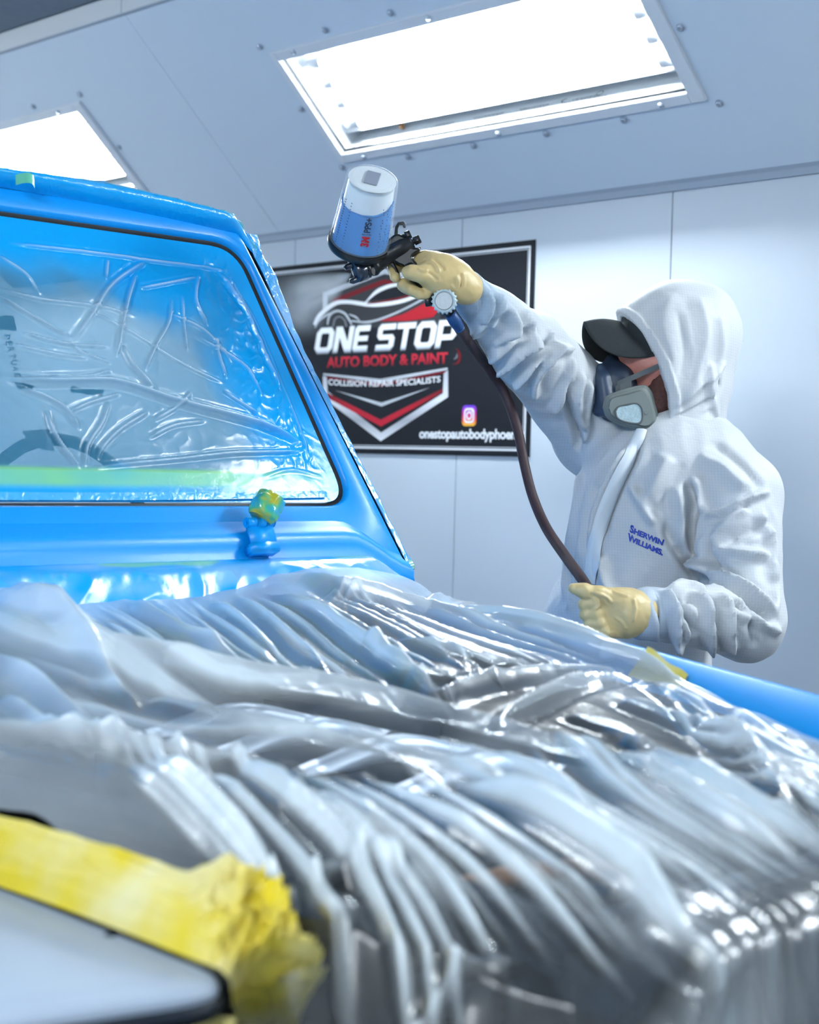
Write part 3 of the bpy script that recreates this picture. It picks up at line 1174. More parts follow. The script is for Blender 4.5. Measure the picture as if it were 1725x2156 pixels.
stroke('side_swoosh', [(958, 757), (964, 752), (965, 744)], [1, 4, 1], M['s_dgrey'], 0.0013)
a, b = wpt(885, 930), wpt(1107, 932)
sign_text('address_line', 'onestopautobodyphoenix', a[0], b[0], a[2] + 0.001, wpt(885, 905)[2] + 0.004, M['s_white'], 0.0012, 0.03, spacing=0.95)
# picture-sharing badge
ig0, ig1 = wpt(975, 897), wpt(1006, 853)
iw, ih = ig1[0] - ig0[0], ig1[2] - ig0[2]


def igl(x0, y0, x1, y1, r, n=6):
    out = []
    for cx, cy, a0 in ((x1 - r, y0 + r, -90), (x1 - r, y1 - r, 0), (x0 + r, y1 - r, 90), (x0 + r, y0 + r, 180)):
        for i in range(n + 1):
            w = math.radians(a0 + 90 * i / n)
            out.append((cx + r * math.cos(w), cy + r * math.sin(w)))
    return [(ig0[0] + a * iw, ig0[2] + b * ih) for a, b in out]


def circ(cx, cy, r, n=28):
    return [(ig0[0] + (cx + r * math.cos(w)) * iw, ig0[2] + (cy + r * math.sin(w)) * ih) for w in np.linspace(0, 2 * math.pi, n, endpoint=False)]


sign_fill('badge', [igl(0, 0, 1, 1, .22)], print_mat('badge_print', [(0.0, (0.95, 0.55, 0.05)), (0.25, (0.85, 0.12, 0.05)), (0.6, (0.55, 0.02, 0.28)), (1.0, (0.10, 0.05, 0.62))], ig0[2], ig1[2]), 0.0010, False)
sign_fill('badge_ring', [igl(.14, .14, .86, .86, .2), igl(.24, .24, .76, .76, .13)], M['s_white'], 0.0014, False)
sign_fill('badge_lens', [circ(.5, .5, .21), circ(.5, .5, .125)], M['s_white'], 0.0014, False)
sign_fill('badge_dot', [circ(.71, .71, .05)], M['s_white'], 0.0016, False)

# ================================================================== CAR
YC = 1.45
RK = math.radians(25)
WB = np.array([-2.322, 0.0, 1.24])
WT = np.array([-math.sin(RK), 0.0, math.cos(RK)])
WN = np.array([math.cos(RK), 0.0, math.sin(RK)])


def ws(dy, t, d=0.0):
    """Point on the windscreen plane: dy from the car's middle, t up the slope, d out of it."""
    return WB + WT * t + WN * d + np.array([0, YC + dy, 0])


def ws_px(x, y):
    p = onplane(x, y, WN, WN @ WB)
    return np.array([p[1] - YC, (p - WB) @ WT])


def sstep(a, b, x):
    t = np.clip((x - a) / (b - a), 0, 1)
    return t * t * (3 - 2 * t)


def round_loop(corners, rad, ne=14, na=10):
    """Closed loop of points with rounded corners."""
    C = np.array(corners, float)
    n = len(C)
    out = []
    for i in range(n):
        p, q, r = C[i - 1], C[i], C[(i + 1) % n]
        a, b = (p - q) / np.linalg.norm(p - q), (r - q) / np.linalg.norm(r - q)
        R = rad[i]
        s, e = q + a * R, q + b * R
        for t in np.linspace(0, 1, na):
            out.append((1 - t) ** 2 * s + 2 * t * (1 - t) * q + t * t * e)
        nx = C[(i + 1) % n]
        nn = C[(i + 2) % n]
        s2 = nx + (q - nx) / np.linalg.norm(q - nx) * rad[(i + 1) % n]
        for t in np.linspace(0, 1, ne + 2)[1:-1]:
            out.append(e + (s2 - e) * t)
    return np.array(out)


def offset_loop(L, d):
    T = np.roll(L, -1, 0) - np.roll(L, 1, 0)
    T /= np.linalg.norm(T, axis=1)[:, None] + 1e-9
    return L + np.c_[T[:, 1], -T[:, 0]] * d


OUTER = [(0.822, -0.01), (0.612, 0.768), (-0.612, 0.768), (-0.822, -0.01)]
INNER = [(0.722, 0.138), (0.606, 0.718), (-0.606, 0.718), (-0.722, 0.138)]
LO = round_loop(OUTER, [0.03, 0.06, 0.06, 0.03])
LI = round_loop(INNER, [0.075, 0.07, 0.07, 0.075])
car = thing('car', (-2.6, YC, 0.0), 'blue car in masking plastic, its engine bay under a clear sheet', 'car')


def loft(loops):
    n = len(loops[0])
    V = np.concatenate(loops)
    return V, grid_faces(len(loops), n, False, True)


ring = lambda L, d: np.array([ws(a, b, d) for a, b in L])
prof = [(LO, 0, -0.06), (LO, 0.0, -0.012), (LO, -0.002, -0.005), (LO, -0.006, 0.0), (LO, -0.010, 0.002)]
loops = [ring(offset_loop(L, o), d) for L, o, d in prof]
loops += [ring(offset_loop(LI, o), d) for o, d in ((0.008, 0.002), (0.004, -0.001), (0.001, -0.007), (0.0, -0.014), (0.0, -0.06))]
V, Fc = loft(loops)
obj('windshield_frame', V, [f[::-1] for f in Fc], M['paint'], car, label='blue painted windscreen frame')
V, Fc = loft([ring(offset_loop(LI, o), d) for o, d in ((0.001, -0.010), (-0.007, -0.014), (-0.010, -0.02))])
obj('windshield_seal', V, Fc, M['rubber'], car)
gv = ring(LI, -0.035)
obj('windshield_glass', gv, [tuple(range(len(gv)))], M['glass'], car, smooth=False)

# ledge along the foot of the frame, dropping at its ends
ys = np.linspace(-0.80, 0.80, 65)
rows = []
for t, d in ((0.105, 0.0), (0.088, 0.010), (0.072, 0.024), (0.055, 0.029), (0.045, 0.024), (0.03, 0.022), (-0.01, 0.020), (-0.05, 0.02), (-0.055, -0.03)):
    drop = 0.075 * sstep(0.66, 0.81, np.abs(ys))
    rows.append(np.array([ws(y, t - dr * (1 if t > 0.02 else 0.3), d) for y, dr in zip(ys, drop)]))
V = np.concatenate(rows)
obj('cowl_ledge', V, [f[::-1] for f in grid_faces(len(rows), 65)], M['paint'], car)

# hinges with their leaves
for s in (1, -1):
    hy = s * 0.425
    h = obj('hinge', *join([tube(np.array([ws(hy - 0.031 + 0.0215 * k, 0.082, 0.045), ws(hy - 0.0115 + 0.0215 * k, 0.082, 0.045)]), 0.0095, 14) for k in range(3)]), M['paint'], car)
    obj('hinge_leaf', *box((-0.030, -0.052, 0.0), (0.030, 0.002, 0.012), 0.003, (ws(hy, 0.081, 0.036), [0, 1, 0], WT, WN)), M['paint'], h)
    obj('hinge_foot', *box((-0.036, -0.02, 0.0), (0.028, 0.0, 0.03), 0.003, (ws(hy, 0.042, 0.024), [0, 1, 0], WT, WN)), M['paint'], h)
    obj('hinge_pin', *tube(np.array([ws(hy - 0.033, 0.082, 0.045), ws(hy + 0.034, 0.082, 0.045)]), 0.004, 8), M['paint'], h)

# black gap between the frame and the masked door pillar
gap = [(0.628, 0.745), (0.649, 0.668), (0.667, 0.583), (0.694, 0.481), (0.730, 0.349), (0.771, 0.213), (0.793, 0.124), (0.818, 0.036), (0.828, -0.01)]
for s in (1, -1):
    obj('door_seal', *tube([ws(s * (p[0] + 0.003), p[1], -0.028) for p in gap], 0.0125, 8, 40), M['rubber'], car)
# body behind the windscreen
dk = M['seatm']
for s in (1, -1):
    q = lambda x, dy, z: np.array([x, YC + s * dy, z])
    obj('body_side', *box((-4.45, 0, 0.50), (-2.40, 0.05, 1.20), 0.015, (q(0, 0.80, 0), [1, 0, 0], [0, -s, 0], [0, 0, 1])), M['paint'], car)
    obj('door_pillar', *tube([q(-2.40, 0.80, 1.2), q(-2.52, 0.76, 1.5), q(-2.69, 0.66, 1.90)], 0.03, 10, 14), M['paint'], car)
    obj('rear_pillar', *tube([q(-4.40, 0.76, 1.2), q(-4.38, 0.72, 1.6), q(-4.30, 0.64, 1.92)], 0.05, 10, 10), M['paint'], car)
    obj('roof_rail', *tube([q(-2.67, 0.64, 1.90), q(-3.4, 0.64, 1.93), q(-4.32, 0.64, 1.92)], 0.03, 10, 14), M['paint'], car)
obj('roof', *box((-4.35, YC - 0.65, 1.915), (-2.72, YC + 0.65, 1.955), 0.015), M['paint'], car)
obj('tailgate', *box((-4.48, YC - 0.8, 0.5), (-4.43, YC + 0.8, 1.22), 0.015), M['paint'], car)
obj('underbody', *box((-4.45, YC - 0.74, 0.38), (-0.95, YC + 0.74, 0.52), 0.02), M['engine'], car)
obj('firewall', *box((-2.45, YC - 0.78, 0.5), (-2.40, YC + 0.78, 1.22), 0.01), M['engine'], car)
# dashboard, steering wheel and seats seen dimly through glass and film
obj('dashboard', *box((-2.78, YC - 0.72, 1.12), (-2.45, YC + 0.72, 1.27), 0.04), dk, car)
sw = obj('steering_wheel', *tube([np.array([-2.86 - 0.05 * math.sin(a), YC + 0.36 + 0.19 * math.cos(a), 1.30 + 0.18 * math.sin(a)]) for a in np.linspace(0, 2 * math.pi, 28, endpoint=False)], 0.014, 8, closed=True), M['engine'], car)
for dy in (0.37, -0.37):
    obj('seat', *box((-3.55, YC + dy - 0.25, 0.62), (-3.0, YC + dy + 0.25, 0.86), 0.06), dk, car)
    obj('seat_back', *box((-3.70, YC + dy - 0.24, 0.85), (-3.52, YC + dy + 0.24, 1.45), 0.06), dk, car)
    obj('headrest', *box((-3.70, YC + dy - 0.13, 1.5), (-3.58, YC + dy + 0.13, 1.70), 0.05), dk, car)

# ---- front end: rails, inner bay, grille, wheels, flares
RX = np.array([-2.34, -1.68, -1.16, -0.85])
YR = 1.50                                # middle of the engine bay
RYo = np.array([0.725, 0.57, 0.42, 0.33])
RZ = np.array([1.20, 1.176, 1.150, 1.122])
yr = lambda x: np.interp(x, RX, RYo)
zr = lambda x: np.interp(x, RX, RZ)
xs = np.linspace(-2.42, -0.86, 30)
for s in (1, -1):
    rows = []
    drop = 0.0 if s > 0 else -0.085
    for off, dz in ((0.012 if s > 0 else -0.02, -0.30 if s > 0 else -0.05), (0.012, -0.02), (0.008, -0.004), (0.002, 0.0), (-0.006, -0.002), (-0.052, -0.045), (-0.058, -0.055), (-0.058, -0.12)):
        rows.append(np.array([[x, YR + s * (yr(x) + off), zr(x) + dz + drop] for x in xs]))
    fc = grid_faces(len(rows), 30)
    obj('fender_rail', np.concatenate(rows), fc if s > 0 else [f[::-1] for f in fc], M['paint'] if s > 0 else M['lip'], car)
    # flat grey wheel flare beside it with its dark lip
    cor = [(-1.080, 0.625), (-1.155, 0.91), (-1.95, 0.91), (-1.95, 0.625)]
    L = round_loop(cor, [0.07, 0.07, 0.07, 0.07], 10, 8)
    fl = []
    for o, z in ((-0.004, 0.980), (0.0, 0.982), (0.0, 0.989), (-0.003, 0.994), (-0.010, 0.997), (-0.040, 1.0)):
        q2 = offset_loop(L, o)
        fl.append(np.c_[q2[:, 0], YR + s * q2[:, 1], np.full(len(q2), z)])
    V, Fc = loft(fl)
    n = len(L)
    Fc = Fc + [tuple(range((len(fl) - 1) * n, len(fl) * n))]
    fo = obj('fender_flare', V, Fc, M['grey'], car, smooth=False, label='flat grey primed wheel flare')
    fl = []
    for o, z in ((-0.008, 0.966), (0.003, 0.967), (0.004, 0.976), (0.001, 0.984), (-0.01, 0.984)):
        q2 = offset_loop(L, o)
        fl.append(np.c_[q2[:, 0], YR + s * q2[:, 1], np.full(len(q2), z)])
    obj('flare_lip', *loft(fl), M['lip'], fo)
    for bx, by in ((-1.27, 0.64), (-1.5, 0.64)):
        obj('flare_rivet', *lathe(np.array([bx, YR + s * by, 0.9975]), [0, 0, 1], [(0, 0.006), (0.002, 0.006), (0.003, 0.003)], 12), M['lip'], fo)
    for wx in (-1.55, -3.75):
        c = np.array([wx, YR + s * 0.60, 0.41])
        tr = obj('wheel', *lathe(c, [0, s, 0], [(0.0, 0.24), (0.0, 0.38), (0.03, 0.405), (0.21, 0.405), (0.24, 0.38), (0.24, 0.24), (0.20, 0.22)], 36), M['tyre'], car)
        obj('rim', *lathe(c + [0, s * 0.19, 0], [0, s, 0], [(0, 0.235), (0.03, 0.225), (0.02, 0.16), (0.035, 0.07), (0.04, 0.03)], 28), M['steel'], tr)
gr = obj('grille', *box((-0.93, YR - 0.40, 0.62), (-0.88, YR + 0.40, 1.03), 0.02), M['engine'], car)
for k in range(7):
    yy = YR - 0.21 + 0.07 * k
    obj('grille_slat', *box((-0.885, yy - 0.017, 0.70), (-0.868, yy + 0.017, 1.0), 0.006), M['lip'], gr)
obj('bumper', *box((-0.92, YR - 0.75, 0.42), (-0.74, YR + 0.75, 0.58), 0.03), M['engine'], car)
obj('bay_floor', *box((-2.42, YR - 0.70, 0.84), (-0.93, YR + 0.70, 0.86)), M['engine'], car, smooth=False)
for s in (1, -1):
    dp_ = 0.05 if s > 0 else 0.11
    wv_ = [[[x, YR + s * (yr(x) - 0.060 + o), z] for x in xs] for o, z in ((0.0, 0.85), (0.0, None), (0.004, None), (0.004, 0.85))]
    wv_ = np.array([[[p[0], p[1], zr(p[0]) - dp_ if p[2] is None else p[2]] for p in r_] for r_ in wv_])
    obj('inner_wing', wv_.reshape(-1, 3), grid_faces(4, 30), M['engine'], car, smooth=False)
eng = obj('engine', *box((-2.0, YR - 0.20, 0.86), (-1.25, YR + 0.20, 1.05), 0.03), M['engine'], car)
for k in range(4):
    obj('intake_runner', *tube([np.array([-1.9 + 0.17 * k, YR - 0.16, 1.04]), np.array([-1.9 + 0.17 * k, YR, 1.065]), np.array([-1.9 + 0.17 * k, YR + 0.16, 1.03])], 0.02, 8, 10), M['steel'], eng)
obj('battery', *box((-2.15, YR + 0.24, 0.87), (-1.85, YR + 0.40, 1.04), 0.01), M['lip'], car)
obj('air_box', *box((-1.4, YR + 0.10, 0.87), (-1.1, YR + 0.38, 1.03), 0.03), M['lip'], car)
obj('coolant_tank', *box((-1.22, YR - 0.36, 0.87), (-1.03, YR - 0.2, 0.97), 0.03), M['lip'], car)
obj('radiator_support', *box((-1.0, YR - 0.34, 0.98), (-0.92, YR + 0.34, 1.015), 0.008), M['lip'], car)
obj('hose_clamp', *tube([np.array([-1.20, YR - 0.25, 0.99]), np.array([-1.14, YR - 0.17, 1.01]), np.array([-1.10, YR - 0.08, 1.0])], 0.013, 8, 10), M['rust'], car)

# knob on the cowl wrapped in tape
def wrap_mat():
    m, nt, b, out = new_mat('tape_wrap')
    geo = N(nt, 'ShaderNodeNewGeometry')
    no = N(nt, 'ShaderNodeTexNoise')
    no.inputs['Scale'].default_value = 26
    nt.links.new(geo.outputs['Position'], no.inputs['Vector'])
    cr = N(nt, 'ShaderNodeValToRGB')
    e = cr.color_ramp.elements
    e[0].position, e[0].color = 0.36, (0.02, 0.36, 0.62, 1)
    e[1].position, e[1].color = 0.60, (0.42, 0.42, 0.03, 1)
    x = e.new(0.48)
    x.color = (0.07, 0.45, 0.22, 1)
    nt.links.new(no.outputs['Fac'], cr.inputs[0])
    nt.links.new(cr.outputs[0], b.inputs['Base Color'])
    b.inputs['Roughness'].default_value = 0.22
    b.inputs['Coat Weight'].default_value = 0.4
    return m


M['wrap'] = wrap_mat()
wb, wt_ = onplane(552, 1084, WN, WN @ WB + 0.048), onplane(574, 1046, WN, WN @ WB + 0.062)
V, Fc = tube([wb - (wt_ - wb) * 0.2, wb, wb + (wt_ - wb) * 0.55, wt_, wt_ + (wt_ - wb) * 0.06], [0.020, 0.027, 0.029, 0.024, 0.006], 40, 40)
q = V * 60
V = V + (perlin3(q, 2) * 0.006 + np.abs(perlin3(q * 2.1, 3)) * 0.003)[:, None] * ((V - wb) / np.linalg.norm(V - wb, axis=1)[:, None])
obj('taped_knob', V, Fc, M['wrap'], car, label='knob wrapped in green and yellow tape')

# ================================================================== MASKING FILM ON THE WINDSCREEN
def crumple(a, b, sc, seed):
    return ridged(a * sc, b * sc, seed, 2.2) * 0.6 + ridged(a * sc * 2.3 + 7, b * sc * 2.3, seed + 1, 2.2) * 0.3


NY, NT = 600, 270
dyv = np.linspace(-0.73, 0.73, NY)
tv = np.linspace(0.0, 1.0, NT)
DY, TT = np.meshgrid(dyv, tv, indexing='ij')
# fit the grid into the rounded opening: for each t find the half width
LIs = offset_loop(LI, -0.0085)
t_lo, t_hi = LIs[:, 1].min(), LIs[:, 1].max()
Tn = t_lo + (t_hi - t_lo) * TT
right = LIs[LIs[:, 0] > 0]
o_ = np.argsort(right[:, 1])
hw = np.interp(Tn, right[o_, 1], right[o_, 0])
DYn = DY / 0.73 * hw
wr = [  # creases of the film: pixel path on the screen, half width, height
    ([(293, 568), (275, 628), (260, 687), (249, 747)], .005, .013), ([(315, 542), (241, 594), (193, 665), (156, 715)], .006, .012),
    ([(0, 617), (74, 661), (156, 706)], .005, .010), ([(52, 695), (141, 717), (237, 726)], .004, .009),
    ([(0, 791), (93, 798), (193, 795), (260, 802), (371, 839), (482, 869), (557, 888), (650, 930)], .009, .020),
    ([(100, 789), (190, 785), (240, 774)], .004, .008), ([(260, 717), (282, 761), (308, 791), (338, 824)], .006, .013),
    ([(367, 624), (364, 672), (334, 724), (310, 776)], .005, .010), ([(460, 702), (471, 746), (486, 791)], .004, .008),
    ([(185, 646), (297, 702), (408, 769), (482, 802)], .003, .006), ([(104, 858), (126, 913), (178, 984)], .005, .013),
    ([(41, 809), (111, 835), (150, 860), (178, 898)], .006, .012), ([(237, 839), (222, 884), (193, 930), (185, 980)], .005, .010),
    ([(319, 861), (260, 898), (223, 936), (212, 962)], .005, .010), ([(319, 917), (371, 891), (438, 882)], .003, .006),
    ([(190, 985), (237, 975), (371, 962), (501, 950), (650, 945)], .005, .010), ([(423, 576), (419, 628), (445, 680)], .004, .008),
    ([(464, 565), (519, 643), (568, 746), (600, 820)], .006, .012), ([(478, 568), (549, 680), (590, 770)], .004, .010),
    ([(475, 817), (549, 865)], .004, .008), ([(152, 861), (200, 840), (260, 824)], .004, .008),
    ([(0, 602), (89, 624), (208, 639), (297, 661)], .003, .006), ([(390, 617), (397, 680), (404, 735)], .003, .006),
    ([(26, 505), (119, 515), (223, 528), (319, 542), (408, 555), (490, 565)], .003, .006), ([(234, 540), (230, 580)], .003, .008),
    ([(300, 600), (360, 590), (420, 580)], .003, .006), ([(37, 720), (120, 738), (196, 748)], .004, .007),
    ([(0, 530), (60, 570), (90, 615)], .003, .006), ([(560, 640), (600, 740), (640, 850)], .004, .009), ([(600, 760), (620, 830), (650, 900)], .004, .009),
    ([(360, 650), (440, 690), (500, 760)], .003, .006), ([(420, 700), (520, 760), (560, 830)], .003, .006), ([(640, 900), (690, 930)], .004, .010),
    ([(500, 600), (540, 660), (600, 800), (660, 960)], .005, .010), ([(560, 1000), (620, 985), (690, 1000)], .004, .008),
    ([(410, 820), (380, 850), (330, 880)], .003, .006), ([(150, 715), (180, 735), (240, 760)], .003, .006)]
wrd = []
for pts, w, a in wr:
    wrd.append((np.array([ws_px(*p) for p in catmull(np.array(pts, float), 14)]), max(w * 0.8, 0.0034), a * 0.75))
Q2 = np.c_[DYn.ravel(), Tn.ravel()]
hgt = ridge_sum(Q2, wrd)
# the far half, out of the picture, gets creases of the same kind
mir = [(p * [-1, 1], w, a) for p, w, a in wrd]
hgt += ridge_sum(Q2, mir) * sstep(-0.05, -0.25, Q2[:, 0])
edge = np.minimum(np.minimum((hw - np.abs(DYn)).ravel(), (t_hi - Tn).ravel()), (Tn - t_lo).ravel())
soft = sstep(0.004, 0.05, edge) * sstep(0.018, 0.055, (hw - np.abs(DYn)).ravel())
side = sstep(0.20, 0.04, (hw - np.abs(DYn)).ravel())
hgt = hgt * (0.04 + 0.96 * soft) + soft * 0.0018 * crumple(Q2[:, 0], Q2[:, 1], 9, 3) + side * soft * 0.005 * crumple(Q2[:, 0], Q2[:, 1], 16, 5)
hgt += soft * 0.006 * perlin(Q2[:, 0] * 5, Q2[:, 1] * 5, 9)
lowflat = sstep(0.235, 0.205, Q2[:, 1])
hgt = hgt * (1 - 0.85 * lowflat)
V = np.array([WB + np.array([0, YC, 0])]) + Q2[:, 1:2] * WT + (hgt - 0.012)[:, None] * WN + np.c_[np.zeros(len(Q2)), Q2[:, 0], np.zeros(len(Q2))]
nz = perlin(Q2[:, 0] * 6, Q2[:, 1] * 6, 4) * 0.5 + perlin(Q2[:, 0] * 15, Q2[:, 1] * 15, 5) * 0.25
tq = Q2[:, 1] + 0.05 * nz
aq = np.abs(Q2[:, 0]) + 0.05 * nz
paint = np.maximum.reduce([sstep(0.46, 0.62, tq - 0.05 * sstep(0.35, 0.1, aq)), sstep(0.42, 0.60, aq + 0.10 * Q2[:, 1] - 0.02), 0.9 * sstep(0.225, 0.165, tq), 0.10 + 0 * tq])
paint = np.clip(paint + 0.12 * nz, 0.12, 1)
tape = 0.75 * sstep(0.168, 0.185, Q2[:, 1]) * sstep(0.218, 0.206, Q2[:, 1]) * sstep(0.62, 0.30, np.abs(Q2[:, 0] - 0.25)) * (0.75 + 0.5 * nz)
paint = np.where(Q2[:, 1] < 0.207, np.maximum(paint, 0.95), paint)
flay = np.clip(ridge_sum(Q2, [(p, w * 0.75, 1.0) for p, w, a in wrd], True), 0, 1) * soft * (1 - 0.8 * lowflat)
film = obj('windshield_film', V, grid_faces(NY, NT), M['film'], None, attrs={'paint': paint, 'tape': np.clip(tape, 0, 1), 'layer_glint': 0.6 * flay})
tag(film, 'crinkled clear masking film with blue overspray taped over the windscreen', 'masking film')
# printed marks on the film
M['filmprint'] = mat('film_print', (0.008, 0.012, 0.018), 0.4)
fcast = Caster(V, grid_faces(NY, NT))


def film_print(name, poly, parent, n=7):
    P0 = np.array(poly, float)
    Vp = []
    for a in np.linspace(0, 1, n):
        for b in np.linspace(0, 1, n):
            q = (1 - a) * (1 - b) * P0[0] + a * (1 - b) * P0[1] + a * b * P0[2] + (1 - a) * b * P0[3]
            p = ws(*ws_px(*q), 0.0)
            i = np.argmin((Q2[:, 0] - (p[1] - YC)) ** 2 + (Q2[:, 1] - ws_px(*q)[1]) ** 2)
            Vp.append(V[i] - WN * 0.0022)
    return obj(name, np.array(Vp), grid_faces(n, n), M['filmprint'], parent)


for poly in ([(0, 657), (36, 658), (44, 690), (0, 686)], [(56, 900), (114, 896), (126, 944), (70, 932)], [(36, 798), (78, 806), (76, 822), (46, 812)],
             [(158, 806), (230, 812), (225, 826), (160, 818)]):
    film_print('printed_block', poly, film)
for i, ch in enumerate('PERTUAE'):
    V2, F2 = text2d(ch, 0.02)
    q = unit_box(V2)
    cx, cy = 23 + 3.6 * i, 702 + 13.5 * i
    Vp = []
    for a, b in q:      # letters turned a quarter, reading downwards
        x, y = cx + (b - 0.5) * 13, cy + (a - 0.5) * 10
        d2 = ws_px(x, y)
        k = np.argmin((Q2[:, 0] - d2[0]) ** 2 + (Q2[:, 1] - d2[1]) ** 2)
        Vp.append(ws(d2[0], d2[1], hgt[k] - 0.012 - 0.0018))
    obj('printed_letter', np.array(Vp), F2, M['filmprint'], film, smooth=False)
# green-blue tape strip along the lower edge of the film, its end lifted
V = []
for a in np.linspace(-0.60, 0.66, 90):
    for k, t in enumerate((0.1515, 0.158, 0.166)):
        V.append(ws(a, t - 0.004 + 0.009 * (abs(a) / 0.7) ** 2, -0.0065 + 0.0008 * perlin(np.array([a * 30.0]), np.array([t * 40.0]), 3)[0]))
ts = obj('masking_tape', np.array(V), grid_faces(90, 3), M['bfilm'], None, attrs={'paint': np.full(270, 0.95), 'tape': np.full(270, 0.10)})
tag(ts, 'blue oversprayed tape strip along the lower edge of the windscreen film', 'tape')

# ================================================================== FILM OVER ROOF EDGE, PILLARS AND COWL
ys = np.linspace(-0.665, 0.665, 260)
rows, pa, tp = [], [], []
cr_ = 1 - (ys / 0.70) ** 2
top = np.interp(np.abs(ys), [0.0, 0.08, 0.29, 0.45, 0.56, 0.62, 0.665], [0.812, 0.815, 0.832, 0.820, 0.802, 0.780, 0.725])
hdr = 0.763 - 0.07 * ys ** 2 - 0.030 * sstep(0.60, 0.665, np.abs(ys))
endw = sstep(0.56, 0.665, np.abs(ys))
prof = [(0.0, 0.000), (0.06, 0.022), (0.18, 0.034), (0.32, 0.036), (0.42, 0.030), (0.52, 0.020), (0.64, 0.010), (0.76, -0.004), (0.88, -0.025), (0.96, -0.05), (1.0, -0.09)]
prof = [tuple(p) for p in catmull(np.array(prof), 44)]
for f, d in prof:
    t = hdr + (top - hdr) * min(f, 1.0)
    w_ = 0.004 * crumple(ys, np.full_like(ys, f * 0.12), 12, 11) + sstep(0.40, 0.62, np.abs(ys)) * 0.011 * crumple(ys, np.full_like(ys, f * 0.12), 24, 13)
    w_ = w_ * (0.3 if f < 0.42 else 1.0)
    rows.append(np.array([ws(y, a, d * (1 - 0.9 * e) - 0.018 * e + b) for y, a, b, e in zip(ys, t, w_, endw)]))
    pa.append(np.full(len(ys), 1.0 - 0.45 * sstep(0.5, 1.0, f)) + 0.15 * perlin(ys * 6, np.full_like(ys, f * 3), 2))
    tp.append(np.full(len(ys), 0.42 * math.exp(-((f - 0.44) / 0.05) ** 2)) * (0.6 + 0.5 * perlin(ys * 4, np.full_like(ys, 1.0), 3)))
for back, dz in ((-0.35, 0.006), (-0.9, 0.004)):
    rows.append(np.array([ws(y, a, -0.09) + np.array([back, 0, dz + 0.006 * math.sin(y * 9)]) for y, a in zip(ys, top)]))
    pa.append(np.full(len(ys), 0.4))
    tp.append(np.zeros(len(ys)))
rf = obj('roof_film', np.concatenate(rows), [f[::-1] for f in grid_faces(len(rows), len(ys))], M['bfilm'], None,
         attrs={'paint': np.clip(np.concatenate(pa), 0, 1), 'tape': np.clip(np.concatenate(tp), 0, 1)})
tag(rf, 'blue oversprayed plastic wrapped over the car roof edge above the windscreen', 'masking film')
# a loose end of tape on it
V = []
for a in np.linspace(0, 1, 10):
    for b in (0, 1):
        V.append(ws(0.075 + 0.030 * a + 0.004 * b, 0.745 + 0.022 * b - 0.012 * a, 0.040 + 0.022 * math.sin(a * 2.6)))
M['gtape'] = mat('green_tape', (0.16, 0.62, 0.42), 0.4)
tg = obj('tape_end', np.array(V), grid_faces(10, 2), M['gtape'], None)
tag(tg, 'small curled green tape end on the roof film', 'tape')

pil_out = [(0.662, 0.752), (0.690, 0.660), (0.700, 0.600), (0.712, 0.499), (0.772, 0.276), (0.803, 0.161), (0.834, 0.046), (0.838, 0.0)]
pil_in = [(0.632, 0.745), (0.655, 0.668), (0.674, 0.583), (0.700, 0.481), (0.752, 0.290), (0.786, 0.170), (0.816, 0.060), (0.826, 0.0)]
po, pi_ = catmull(np.array(pil_out), 150), catmull(np.array(pil_in), 150)
for s in (1, -1):
    V, pa, tp = [], [], []
    for i in range(150):
        f0 = i / 149
        cr0 = 0.3 + sstep(0.25, 0.0, f0) + sstep(0.85, 1.0, f0)
        for j, g in enumerate(np.linspace(0.0, 1.12, 12)):
            p = pi_[i] * (1 - min(g, 1)) + po[i] * min(g, 1)
            d = -0.012 - 0.03 * max(0, g - 1) / 0.12 
            k = 0.006 * cr0 * crumple(np.array([p[0] * 2]), np.array([p[1]]), 22, 21)[0]
            jag = 0.010 * perlin(np.array([p[1] * 30.0]), np.array([3.3]), 6)[0] * cr0 if g > 0.8 else 0
            V.append(ws(s * (p[0] + jag + (0.0 if g <= 1 else 0.002)), p[1], d + k))
            pa.append(0.93)
            tp.append(0.55 if f0 > 0.93 and g > 0.7 else 0.0)
    fc = grid_faces(150, 12)
    pf = obj('pillar_film', np.array(V), fc if s < 0 else [f[::-1] for f in fc], M['bfilm'], None, attrs={'paint': np.array(pa), 'tape': np.array(tp)})
    tag(pf, 'blue film strip folded over the windscreen pillar, ' + ('painter\'s side' if s > 0 else 'side away from the painter'), 'masking film')

